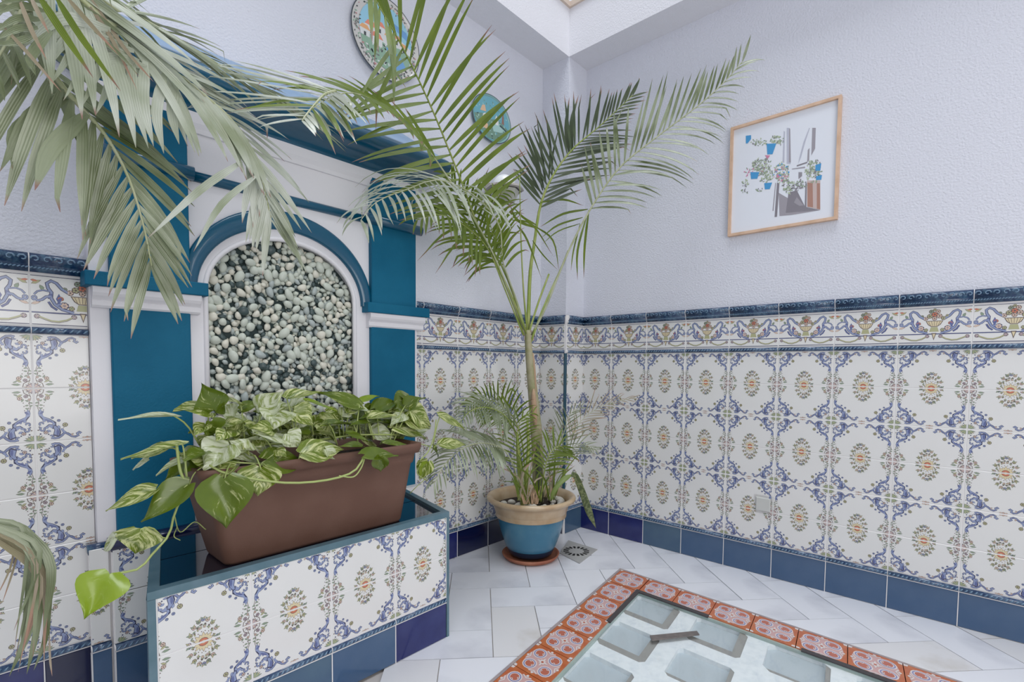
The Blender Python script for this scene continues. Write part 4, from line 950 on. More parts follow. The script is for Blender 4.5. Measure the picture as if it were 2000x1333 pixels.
for k in range(120):
    x, y = rq.uniform(-80, 80), rq.uniform(-84, 70)
    if math.hypot(x, y) < 84: a2.leaf(x, y, rq.uniform(0, 360), rq.uniform(6, 14), 5, rq.choice([2,7,2,6,7,1] if y < 0 else [1,7,1,2]))
plate('smaller round turquoise plate painted with a landscape, right of the larger plate', -.557, 2.060, .128, .106, a2, P2)
# bracket lamp
bl_ = thing('wall_light', 'small taupe bracket wall light with a white glass dome, half hidden behind palm fronds', 'wall lamp', (-.50, 0, 1.62))
lc = onY(982, 372, -.09)
b = MB(); b.box((lc.x-.03, -.012, lc.z-.07), (lc.x+.03, 0, lc.z+.05)); b.tube([(lc.x, -.01, lc.z-.02), (lc.x, -.05, lc.z-.03), (lc.x, -.09, lc.z+.0)], .008, 8); b.build('bracket', [M['lampcap']], bl_)
n6 = 8
b = MB(); b.lathe([(.0,.022),(.045,.022),(.088,.008),(.092,-.002),(.080,-.006)], (lc.x, -.10, lc.z), n6); b.build('lamp_hood', [M['lampcap']], bl_)
b = MB(); b.lathe([(.070,-.006),(.050,-.055),(.030,-.060),(0,-.060)], (lc.x, -.10, lc.z), n6); b.build('lamp_shade', [mat('grey lamp glass', rgb(176, 178, 168), .3, .2)], bl_)
b = MB(); b.lathe([(.052,.020),(.050,.040),(.036,.056),(.016,.066),(.0,.068)], (lc.x, -.10, lc.z), 20); b.build('glass_dome', [M['lampglass']], bl_, True)
# ------------------------------------------------------------------ foliage helpers
def V(x, y, Y): return onY(x, y, Y)
def smooth_path(pts, n):
    """Catmull-Rom through pts, n samples"""
    P = [pts[0]*2-pts[1]]+list(pts)+[pts[-1]*2-pts[-2]]; out = []
    L_ = len(pts)-1
    for k in range(n):
        t = k/(n-1)*L_; i = min(int(t), L_-1); f = t-i; a, b, c, d = P[i], P[i+1], P[i+2], P[i+3]
        out.append(.5*((2*b)+(c-a)*f+(2*a-5*b+4*c-d)*f*f+(3*b-a-3*c+d)*f*f*f))
    return out
def leaflet_geo(base, d0, side, nrm, ln, wd, droop, curl, n=7, fold=.25, kink=None, rnd=random):
    """curved tapering blade; returns verts, faces, uvs"""
    vs = []; uv = []; p = base.copy(); d = d0.normalized(); ds = ln/n
    for i in range(n+1):
        t = i/n
        wv = wd*(.30+1.0*t/.22 if t < .22 else 1.30) if False else wd*min(1, .35+t*3.2)*(1 if t < .5 else max(.0, 1-((t-.5)/.5)**1.7))
        if i == n: wv = wd*.04
        ac = d.cross(nrm); ac = ac.normalized() if ac.length > 1e-5 else side.normalized()
        up = ac.cross(d).normalized()
        h = wv/2
        vs += [p-ac*h+up*h*fold, p.copy(), p+ac*h+up*h*fold]; uv += [(0, t), (.5, t), (1, t)]
        p = p+d*ds
        p.x = min(p.x, -.012); p.y = min(p.y, -.012)
        d = (d+Vector((0, 0, -1))*droop*(.4+t*1.6)/n+side*curl/n).normalized()
        if kink is not None and abs(t-kink[0]) < .5/n: d = (d+kink[1]).normalized()
    fs = []
    for i in range(n):
        a = i*3; fs += [(a, a+1, a+4, a+3), (a+1, a+2, a+5, a+4)]
    return vs, fs, uv
def uvmesh(name, geos, m):
    vs = []; fs = []; uvs = []
    for v, f, u in geos:
        o = len(vs); vs += [tuple(p) for p in v]; fs += [tuple(i+o for i in q) for q in f]; uvs += u
    me = bpy.data.meshes.new(name); me.from_pydata(vs, [], fs); me.materials.append(m)
    ul = me.uv_layers.new(name='UVMap'); buf = []
    for l in me.loops: buf += uvs[l.vertex_index]
    ul.data.foreach_set('uv', buf); me.polygons.foreach_set('use_smooth', [True]*len(me.polygons)); return me
LCOUNT = {}
def frond(plant, ctrl, lm, sm, start=.25, n=24, ln=.2, wd=.014, ang=55, droop=.6, rad=.005, curl=0.0, face=None, seed=0, lenprof=None, sides=(1,-1), tipang=25, singles=True, angR=None, lnR=None, droopR=None, jit=.12, fold=.25, name='frond', up=None, tipr=.25):
    """ctrl: control points of the midrib from the crown to the tip"""
    rnd = random.Random(seed); pts = smooth_path(ctrl, 26)
    b = MB(); b.tube(pts, [rad*(1-(1-tipr)*k/25) for k in range(26)], 7)
    fr = b.build(name, [sm], plant, True)
    L_ = [0]
    for k in range(25): L_.append(L_[-1]+(pts[k+1]-pts[k]).length)
    def at(t):
        s = t*L_[-1]; k = 0
        while k < 24 and L_[k+1] < s: k += 1
        f = (s-L_[k])/max(1e-6, L_[k+1]-L_[k]); return pts[k].lerp(pts[k+1], f), (pts[k+1]-pts[k]).normalized()
    geos = []
    for i in range(n):
        t = start+(1-start)*(i+.5)/n; u = (t-start)/(1-start)
        for sd in sides:
            p, tg = at(min(1, t+(.5/n if sd < 0 else 0)*(1-start)))
            f = (face if face is not None else (CAM-p).normalized())
            if callable(f): f = f(u)
            sv = tg.cross(f).normalized()*sd       # sideways, in the blade plane
            A_ = (ang if (sd > 0 or angR is None) else angR); A_ = math.radians(A_+(tipang-A_)*u**1.6+rnd.uniform(-5, 5))
            prof = lenprof(u) if lenprof else (.62+.55*math.sin(PI*min(1, u*1.15+.1)))*(1-.45*u**3)
            l = (ln if (sd > 0 or lnR is None) else lnR)*prof*rnd.uniform(1-jit, 1+jit)
            d = tg*math.cos(A_)+sv*math.sin(A_)+f*rnd.uniform(-.10, .14)
            dr = (droop if (sd > 0 or droopR is None) else droopR)*rnd.uniform(.7, 1.3)
            kk = (rnd.uniform(.6, .85), Vector((rnd.uniform(-.6,.6), rnd.uniform(-.6,.6), -rnd.uniform(.2,.9)))) if rnd.random() < .16 else None
            geos.append(leaflet_geo(p, d, sv, f, l, wd*rnd.uniform(.85, 1.15)*(1-.3*u), dr, curl, 8, fold, kk, rnd))
    c = LCOUNT.get(plant, 0)
    if singles and c+len(geos) <= 300:
        LCOUNT[plant] = c+len(geos)
        for g in geos: link('leaflet', uvmesh('leaflet', [g], lm), fr)
    else:
        o = link('leaflets', uvmesh('leaflets', geos, lm), fr); o['kind'] = 'stuff'
    return fr
# ------------------------------------------------------------------ potted palm in the corner
YP = -.255
pa1 = thing('areca_palm', 'tall areca palm with ringed trunk and arching fronds, growing in the blue and ochre pot', 'palm', (PC.x, PC.y, .25))
def ctr(l): return [V(*q) for q in l]
def VX(x, y, X): return onX(x, y, X)
def ctx(l): return [VX(*q) for q in l]
cr = (1034, 650, YP)
b = MB(); tp = smooth_path(ctr([(1051,985,YP),(1050,900,YP),(1047,840,YP),(1040,760,YP),(1034,700,YP),(1030,645,YP)]), 30)
rads = []
for k in range(30):
    t = k/29; r = .026+.003*math.sin(min(1, t*1.6)*PI)-.006*t if t < .55 else .0238-.010*((t-.55)/.45)
    rads.append(r*(1.08 if k % 6 == 0 and t < .6 else 1))
b.tube(tp, rads, 12); b.build('trunk', [TRUNK], pa1, True)
b = MB(); b.tube(smooth_path(ctr([(1042,760,YP-.02),(1043,800,YP-.022),(1046,835,YP-.015)]), 8), [.004,.010,.012,.013,.012,.012,.010,.006], 8); b.tube(smooth_path(ctr([(1041,690,YP-.015),(1045,740,YP-.02),(1047,790,YP-.016)]), 8), [.003,.005,.006,.006,.006,.005,.004,.002], 6)
b.build('leaf_sheath', [HUSK], pa1, True)
# big arching frond, up and to the left in front of the plates
frond(pa1, ctr([(1028,650,YP),(985,530,YP-.01),(938,452,YP-.03),(900,352,YP-.06),(846,218,YP-.12),(790,100,YP-.20),(745,20,YP-.28),(722,-22,YP-.32)]), L_GREEN, STEM, .40, 27, .30, .0165, 74, .28, .0050, seed=3, angR=74, lnR=.30, droopR=.22, tipang=60, jit=.05, lenprof=lambda u: .78+.34*math.sin(PI*min(1, u*.8+.12)), face=Vector((-.62, -.74, .12)), fold=.12)
# two right-hand fronds against the white wall
frond(pa1, ctx([(1038,655,-.525),(1066,600,-.50),(1105,503,-.46),(1150,414,-.41),(1208,330,-.35),(1280,270,-.28),(1363,207,-.21),(1415,160,-.17),(1450,120,-.15)]), L_GREENSHEEN, STEMP, .42, 30, .25, .013, 58, .62, .0055, seed=4, angR=46, lnR=.25, droopR=-.12, tipang=30, face=Vector((-.65,-.62,.35)))
frond(pa1, ctx([(1031,655,-.53),(1035,540,-.51),(1043,480,-.49),(1056,400,-.46),(1082,340,-.42),(1120,290,-.37),(1172,246,-.30),(1236,186,-.24)]), L_DARK, STEM, .47, 28, .24, .013, 50, .12, .0095, seed=5, angR=62, lnR=.24, droopR=-.1, tipang=22, face=Vector((-.7,-.65,.1)), tipr=.15)
# frond with painted-in sheen, arching over to the left
frond(pa1, ctr([(1027,655,YP),(1006,580,YP-.01),(982,510,YP-.03),(975,440,YP-.06),(930,385,YP-.10),(860,352,YP-.14),(790,372,YP-.18),(735,395,YP-.2),(705,430,YP-.22)]), L_SHEEN, STEMP, .40, 26, .27, .0135, 62, 1.5, .0038, seed=6, angR=60, lnR=.30, droopR=.7, tipang=40, face=Vector((-.25,-.45,.85)))
frond(pa1, ctr([(1022,655,YP),(984,560,YP-.02),(952,485,YP-.04),(905,440,YP-.07),(860,420,YP-.10),(815,430,YP-.12)]), L_GREEN, STEM, .36, 20, .22, .012, 58, 1.0, .0036, seed=7, tipang=30, angR=60, droopR=1.2, face=Vector((-.5,-.6,.6)))
frond(pa1, ctr([(1024,655,YP),(1000,590,YP+.02),(970,520,YP+.04),(935,455,YP+.04),(905,390,YP+.03),(880,345,YP+.02)]), L_GREEN, STEM, .45, 16, .20, .012, 52, .9, .0034, seed=8, droopR=.9)
frond(pa1, ctr([(1030,655,YP),(1010,590,YP),(985,520,YP+.03),(960,450,YP+.06),(960,400,YP+.08),(990,370,YP+.09)]), L_GREEN, STEM, .4, 16, .17, .011, 55, 1.1, .0032, seed=9)
# frond with its tip across the cornice
frond(pa1, ctr([(1026,650,YP),(965,500,YP-.04),(905,395,YP-.10),(842,300,YP-.17),(775,228,YP-.25),(706,186,YP-.33),(655,186,YP-.38),(610,212,YP-.41)]), L_GREEN, STEMP, .56, 18, .20, .013, 62, .35, .0038, seed=10, angR=50, tipang=45, lenprof=lambda u: .9-.15*u, face=Vector((-.5,-.7,.5)))
frond(pa1, ctr([(655,178,YP-.36),(632,186,YP-.385),(600,222,YP-.41),(590,236,YP-.42)]), L_SHEEN, STEMP, .02, 13, .25, .0125, 78, .15, .004, seed=11, angR=60, lnR=.13, droopR=.5, tipang=50, face=Vector((-.4,-.6,.7)))
# a few leaflets hanging from the lower part of the right fronds, unopened spear and cut stubs
def blades(plant, lst, m, name='leaflet', wd=.011):
    for (x0, y0, xm, ym, x1, y1, Y, w_) in lst:
        p = smooth_path([V(x0, y0, Y), V(xm, ym, Y-.01), V(x1, y1, Y-.02)], 9); vs = []; uv = []
        for k in range(9):
            t = k/8; tg = (p[min(k+1, 8)]-p[max(k-1, 0)]).normalized(); f = (CAM-p[k]).normalized(); ac = tg.cross(f).normalized()
            h = w_/2*(min(1, .4+t*3))*(1 if t < .5 else max(.03, 1-((t-.5)/.5)**1.6)); up = ac.cross(tg)
            vs += [p[k]-ac*h+up*h*.2, p[k], p[k]+ac*h+up*h*.2]; uv += [(0,t),(.5,t),(1,t)]
        fs = []
        for i in range(8): a = i*3; fs += [(a,a+3,a+4,a+1),(a+1,a+4,a+5,a+2)]
        link(name, uvmesh('blade', [(vs, fs, uv)], m), plant)
blades(pa1, [(1150,411,1142,480,1140,545,YP,.012),(1145,425,1128,490,1128,548,YP,.011),(1133,438,1120,490,1115,530,YP,.007),(1148,409,1100,418,1054,444,YP,.011),(1138,425,1090,440,1056,466,YP,.009),(1133,437,1090,452,1058,478,YP,.006),(1055,396,1100,390,1140,402,YP,.01),(1042,440,1080,470,1092,530,YP,.008),(1040,470,1062,500,1090,528,YP,.006),(990,480,950,500,905,540,YP-.03,.010),(985,470,925,490,880,525,YP-.03,.010),(975,455,900,470,850,535,YP-.03,.010),(960,450,880,450,815,510,YP-.03,.010),(1010,440,1030,470,1058,545,YP,.009),(1000,430,1040,440,1080,500,YP,.008),(1045,445,1010,430,996,400,YP,.012),(1048,440,1022,425,1000,402,YP,.010)], L_GREEN)
blades(pa1, [(1060,372,1040,300,1012,240,YP+.02,.013),(1062,366,1046,300,1030,262,YP+.02,.012),(1066,358,1058,300,1048,225,YP+.02,.013),(1072,350,1075,290,1066,228,YP+.02,.012),(1058,380,1030,330,1006,300,YP+.02,.012),(1056,388,1026,345,1002,330,YP+.02,.011),(1078,345,1080,300,1094,240,YP+.02,.009),(1112,300,1106,250,1112,190,YP+.05,.02),(1118,296,1116,240,1130,186,YP+.05,.02)], L_DARK)
b = MB(); b.tube(smooth_path(ctr([(1030,650,YP),(1022,560,YP-.01),(1017,450,YP-.02),(1015,345,YP-.03)]), 12), [.005-.0003*k for k in range(12)], 6)
b.tube(smooth_path(ctr([(1033,650,YP),(1052,590,YP),(1072,536,YP)]), 8), .0048, 7)
b.tube(smooth_path(ctr([(1037,668,YP-.01),(1062,600,YP-.01),(1098,520,YP-.01),(1110,490,YP-.01)]), 8), .0052, 7)
b.tube(smooth_path(ctr([(1028,652,YP-.01),(1000,580,YP-.02),(972,520,YP-.03),(950,480,YP-.03)]), 8), .0036, 7)
b.build('leaf_stalks', [STEM], pa1, True)
# low shoots around the trunk
b = MB(); rs = random.Random(4)
b.tube(smooth_path(ctr([(1052,982,YP-.03),(1054,930,YP-.03),(1050,880,YP-.02),(1052,850,YP-.01)]), 8), [.020,.019,.017,.015,.014,.012,.010,.006], 9)
b.build('second_trunk', [STEMD], pa1, True)
b = MB()
b.tube(smooth_path(ctr([(1022,985,YP-.06),(1016,930,YP-.06),(1012,880,YP-.05),(1010,845,YP-.05)]), 8), [.014,.013,.012,.011,.010,.009,.007,.005], 8)
b.tube(smooth_path(ctr([(1032,985,YP-.06),(1028,930,YP-.06),(1032,880,YP-.05),(1030,820,YP-.05)]), 8), [.010,.010,.009,.008,.008,.007,.006,.004], 8)
b.build('shoot_stems', [STEM], pa1, True)
b = MB()
for k in range(16):
    x = 1018+rs.uniform(0, 34); b.tube(ctr([(x,985,YP-.09),(x+rs.uniform(-6,6),968,YP-.09),(x+rs.uniform(-10,10),950,YP-.08)]), [.003,.0025,.001], 5)
b.build('dry_husk', [HUSK], pa1)
G = -.30
frond(pa1, ctr([(1018,975,G),(1014,900,G),(1008,850,G-.01),(985,812,G-.03),(948,796,G-.06),(915,806,G-.09),(896,830,G-.11)]), L_GREENSHEEN, STEM, .42, 24, .155, .0085, 60, 1.2, .0042, seed=20, angR=58, droopR=.8, tipang=35, face=Vector((-.45,-.55,.75)))
frond(pa1, ctr([(1016,975,G-.02),(1006,920,G-.04),(985,880,G-.06),(945,866,G-.10),(905,876,G-.14),(870,906,G-.17),(848,945,G-.19)]), L_GREENSHEEN, STEMP, .36, 26, .15, .008, 62, 1.0, .0038, seed=21, angR=60, droopR=.9, tipang=30, face=Vector((-.4,-.55,.75)))
frond(pa1, ctr([(1026,975,G+.03),(1022,880,G+.05),(1005,820,G+.06),(975,790,G+.05),(940,780,G+.03),(910,795,G)]), L_GREEN, STEM, .45, 20, .13, .008, 60, .9, .004, seed=22, tipang=35)
frond(pa1, ctr([(1022,975,G-.02),(1018,920,G-.03),(1012,880,G-.03),(1010,850,G-.04),(1018,822,G-.05),(1040,806,G-.06)]), L_GREEN, STEM, .3, 14, .12, .008, 55, .8, .0035, seed=25)
frond(pa1, ctr([(1056,980,G-.03),(1062,930,G-.05),(1072,890,G-.07),(1092,872,G-.09),(1110,885,G-.11)]), L_GREEN, STEM, .4, 14, .12, .010, 62, .8, .0036, seed=23, angR=60, tipang=25)
frond(pa1, ctx([(1064,975,-.47),(1092,905,-.42),(1118,850,-.36),(1140,818,-.31),(1180,792,-.24),(1236,778,-.15)]), L_DRY, STEMP, .42, 17, .11, .005, 38, .35, .0022, seed=24, tipang=15, droopR=.4, jit=.4)
frond(pa1, ctx([(1068,975,-.47),(1088,915,-.43),(1110,880,-.38),(1135,868,-.34),(1164,878,-.30)]), L_GREENSHEEN, STEMP, .4, 14, .10, .006, 45, .5, .0026, seed=26, jit=.3)
frond(pa1, ctx([(1060,975,-.47),(1080,900,-.43),(1100,850,-.39),(1112,812,-.36),(1135,795,-.32)]), L_GREENSHEEN, STEMP, .45, 12, .10, .006, 45, .4, .0026, seed=27, jit=.3)
gb = []
for k in range(26):
    x0 = rs.choice([rs.uniform(1010,1034), rs.uniform(1050,1085)]); a = rs.uniform(-45, 40); L0_ = rs.uniform(50, 120)
    x1 = x0+L0_*math.sin(math.radians(a)); y1 = 975-L0_*math.cos(math.radians(a))
    gb.append((x0, 978, (x0+x1)/2+rs.uniform(-6, 6)-a*.08, (978+y1)/2-6, x1+a*.25, y1+rs.uniform(0, 20), G-.03-rs.uniform(0, .05), rs.uniform(.004, .008)))
blades(pa1, gb[:18], L_GREEN, 'grass_blade'); blades(pa1, gb[18:], L_DRY, 'grass_blade')
blades(pa1, [(990,770+0,1000,760,1010,775,G,.008),(1000,800,985,780,978,766,G,.008),(985,795,975,775,968,780,G,.006)], L_GREEN)
# ------------------------------------------------------------------ snake plant leaf bent over the rim
sn = thing('snake_plant', 'single mottled snake plant leaf bent over the rim of the round pot and hanging down', 'plant', (PC.x+.07, PC.y-.06, .25))
SNM = mat('snake plant mottled', rgb(74, 88, 48), .45, .1, var=(70, rgb(130, 140, 92), .45, .6)); SNG = mat('snake plant green', rgb(120, 140, 72), .45, .1)
def strap(pts, wd, m, nm, parent, fold=.35):
    p = smooth_path(pts, 14); vs = []; uv = []
    for k in range(14):
        t = k/13; tg = (p[min(k+1, 13)]-p[max(k-1, 0)]).normalized(); f = (CAM-p[k]).normalized(); ac = tg.cross(f).normalized(); up = ac.cross(tg)
        h = wd/2*(.75+.6*t if t < .6 else 1.11)*(1 if t < .75 else max(.04, 1-((t-.75)/.25)**1.5)); vs += [p[k]-ac*h+up*h*fold, p[k], p[k]+ac*h+up*h*fold]; uv += [(0,t),(.5,t),(1,t)]
    fs = []
    for i in range(13): a = i*3; fs += [(a,a+3,a+4,a+1),(a+1,a+4,a+5,a+2)]
    o = link(nm, uvmesh(nm, [(vs, fs, uv)], m), parent); md = o.modifiers.new('th', 'SOLIDIFY'); md.thickness = .002; return o
GS = -.42
strap([V(1074,978,-.36), V(1085,955,-.38), V(1100,938,-.40), V(1118,927,GS)], .022, SNG, 'leaf_base', sn)
strap([V(1116,927,GS), V(1124,930,GS-.005), V(1132,948,GS-.01), V(1143,978,GS-.01), V(1152,1004,GS-.005), V(1164,1032,GS)], .030, SNM, 'leaf', sn)
# ------------------------------------------------------------------ palm hanging in from the left
pa2 = thing('kentia_palm', 'second palm just outside on the left, its pale drooping fronds hanging across the fountain', 'palm', (-2.52, -.62, 0))
TB = Vector((-2.52, -.62, 0))
b = MB(); b.tube([TB+Vector((0,0,.0)), TB+Vector((.01,.01,.8)), TB+Vector((.03,.01,1.4)), TB+Vector((.08,0,1.75))], [.04,.036,.030,.022], 12); b.build('trunk', [TRUNK], pa2, True)
CRN = TB+Vector((.08, 0, 1.75))
YH = -.55
frond(pa2, [CRN, V(40,40,YH-.05), V(80,110,YH-.04), V(136,186,YH-.02), V(203,261,YH), V(250,345,YH+.02), V(280,440,YH+.03), V(296,520,YH+.03)], L_GREENSHEEN, STEMP, .42, 24, .28, .0185, 64, .34, .006, seed=40, angR=30, lnR=.24, droopR=.35, tipang=20, jit=.1, lenprof=lambda u: 1.0-.48*u, face=Vector((-.15,-.9,.3)))
frond(pa2, [CRN, V(150,-10,YH-.10), V(235,55,YH-.08), V(310,118,YH-.06), V(372,165,YH-.04), V(447,229,YH-.02), V(488,285,YH), V(510,345,YH), V(530,430,YH+.01)], L_SHEEN, STEMP, .36, 30, .235, .019, 48, .9, .006, seed=41, angR=26, lnR=.25, droopR=.25, tipang=22, jit=.14, lenprof=lambda u: .95-.42*u, face=Vector((-.2,-.85,.5)))
frond(pa2, [CRN, V(170,-30,YH), V(250,22,YH+.02), V(340,72,YH+.04), V(430,128,YH+.08), V(520,180,YH+.12), V(590,225,YH+.14)], L_GREENSHEEN, STEMP, .3, 26, .24, .013, 22, .18, .005, seed=42, angR=24, lnR=.24, droopR=.2, tipang=12, jit=.15, lenprof=lambda u: .9-.3*u, face=Vector((-.2,-.8,.55)))
blades(pa2, [(262,100,170,76,96,168,YH-.1,.015),(250,88,150,62,78,150,YH-.1,.015),(232,72,130,50,56,126,YH-.1,.015),(272,120,190,98,124,196,YH-.1,.015),(290,134,212,114,158,212,YH-.1,.015),(306,146,236,134,186,226,YH-.09,.017),(216,58,120,36,40,96,YH-.11,.017),(472,316,390,372,288,466,YH-.05,.014),(500,344,432,400,378,492,YH-.05,.012),(256,108,262,190,290,290,YH-.1,.015),(284,120,280,200,300,286,YH-.1,.018),(322,142,306,220,320,300,YH-.09,.017),(344,152,336,220,350,282,YH-.08,.017)], L_SHEEN, 'leaflet')
blades(pa2, [(80,38,34,36,-8,60,YH-.14,.009),(74,54,34,56,-8,78,YH-.14,.009),(66,70,30,82,-8,88,YH-.14,.009),(88,22,40,10,-8,28,YH-.14,.009),(92,6,50,-6,-8,10,YH-.14,.009),(100,60,60,110,70,148,YH-.14,.012)], L_GREENSHEEN, 'leaflet')
frond(pa2, [CRN, V(60,-30,YH-.08), V(42,20,YH-.1), V(20,70,YH-.1), V(-14,130,YH-.1)], L_GREENSHEEN, STEMP, .35, 12, .14, .011, 60, .9, .005, seed=44, tipang=40)
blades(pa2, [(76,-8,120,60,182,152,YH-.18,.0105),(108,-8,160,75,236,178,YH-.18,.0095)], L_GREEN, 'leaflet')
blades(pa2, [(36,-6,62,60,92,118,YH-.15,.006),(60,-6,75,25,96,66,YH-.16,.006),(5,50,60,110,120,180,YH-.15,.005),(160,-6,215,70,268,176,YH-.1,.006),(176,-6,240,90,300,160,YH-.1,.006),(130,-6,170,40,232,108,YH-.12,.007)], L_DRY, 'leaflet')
blades(pa2, [(136,186,60,230,0,335,YH,.022),(130,176,80,210,52,262,YH,.018),(70,215,24,260,24,330,YH,.012),(170,222,100,290,68,372,YH-.02,.024),(60,130,20,150,-10,190,YH,.016)], L_GREENSHEEN, 'leaflet')
# dry ends of a frond at the lower left
YD = -.62
bl2 = []
rs = random.Random(31)
for k in range(10):
    o_ = rs.uniform(-10, 10)
    bl2.append((-20, 1010+k*4, 62+o_+k*2, 1050+k*9, rs.uniform(20, 96), rs.uniform(1230, 1330), YD-rs.uniform(0, .05), rs.uniform(.005, .010)))
blades(pa2, bl2[:6], L_GREENSHEEN, 'leaflet'); blades(pa2, bl2[6:], L_DRY, 'leaflet')
blades(pa2, [(-10,1016,50,1030,104,1090,YD,0.0043),(-10,1036,70,1060,100,1200,YD,0.0101),(-10,1026,85,1070,100,1180,YD-.01,0.0086),(20,1045,90,1090,96,1250,YD,0.0115),(60,1040,100,1110,84,1240,YD-.02,0.0130),(70,1130,60,1220,18,1322,YD-.02,0.0115),(84,1150,70,1240,52,1318,YD-.02,0.0086),(92,1170,88,1250,66,1310,YD-.01,0.0072)], L_GREENSHEEN, 'leaflet')
blades(pa2, [(30,1060,20,1110,-8,1170,YD,0.0029),(36,1075,24,1120,4,1180,YD,0.0029),(-10,1030,30,1045,44,1100,YD,0.0058),(10,1050,60,1095,74,1170,YD-.02,0.0086),(96,1240,98,1290,102,1322,YD,0.0029)], L_DRY, 'leaflet')
b = MB(); b.tube(smooth_path([TB+Vector((0,0,.5)), TB+Vector((.10,-.02,.75)), V(-60,990,YD), V(-15,1012,YD)], 10), .005, 6); b.build('frond', [STEMP], pa2, True)
# ------------------------------------------------------------------ pothos
po = thing('pothos_plant', 'variegated pothos with trailing heart-shaped leaves, growing in the brown planter', 'plant', (-1.62, -.40, .62))
def heart(ln, wd, curl, fold, wav, seed):
    r = random.Random(seed); n, m = 10, 8; vs = []; uv = []
    ws = [.30,.78,.98,1.0,.93,.81,.66,.48,.30,.13,.0]
    for i in range(n+1):
        t = i/n; h = wd/2*ws[i]
        back = -.12*ln if i == 0 else 0
        for k in range(m+1):
            s = -1+2*k/m
            y = t*ln+(-.13*ln*abs(s)**1.2*(1-t)**5 if i < 4 else 0)+(0.05*ln*(1-abs(s)) if i == 0 else 0)
            if i == 0: y = -.13*ln*abs(s)**.8*(1.0 if abs(s) > .2 else .3)
            x = s*h; z = fold*abs(s)*h*1.0-curl*ln*(t**2)*.55+wav*wd*.06*math.sin(5*t+3*s+seed)
            vs.append(Vector((x, y, z))); uv.append((s, t))
    fs = [(i*(m+1)+k, i*(m+1)+k+1, (i+1)*(m+1)+k+1, (i+1)*(m+1)+k) for i in range(n) for k in range(m)]
    return vs, fs, uv
def pleaf(bx, by, tx, ty, wpx, Y, mi=0, tilt=.5, curl=.25, fold=.3, seed=0, dY=0.0, pet=None, roll=0.0):
    p0 = V(bx, by, Y); p1 = V(tx, ty, Y+dY); ax = p1-p0; ln = ax.length; yv = ax.normalized()
    view = (CAM-p0).normalized(); up = Vector((0, 0, 1))
    nv = (view*(1-tilt)+up*tilt); nv = (nv-yv*nv.dot(yv)).normalized(); xv = yv.cross(nv).normalized()
    if roll: q = Matrix.Rotation(roll, 3, yv); nv = q @ nv; xv = q @ xv
    wd = 1.12*wpx/F*(p0-CAM).dot(DD)
    vs, fs, uv = heart(ln, wd, curl, fold, 1.0, seed)
    w_ = [p0+xv*v.x+yv*v.y+nv*v.z for v in vs]
    o = link('leaf', uvmesh('leaf', [(w_, fs, uv)], POTH[mi]), po)
    if pet:
        q = V(*pet); md = (p0+q)/2+Vector((0, 0, .012)); b = MB(); b.tube(smooth_path([q, md, p0, p0+yv*ln*.08], 8), [.0021,.002,.0019,.0018,.0017,.0015,.0013,.001], 6); b.build('petiole', [VINE], po, True)
    return o
A_ = -.44
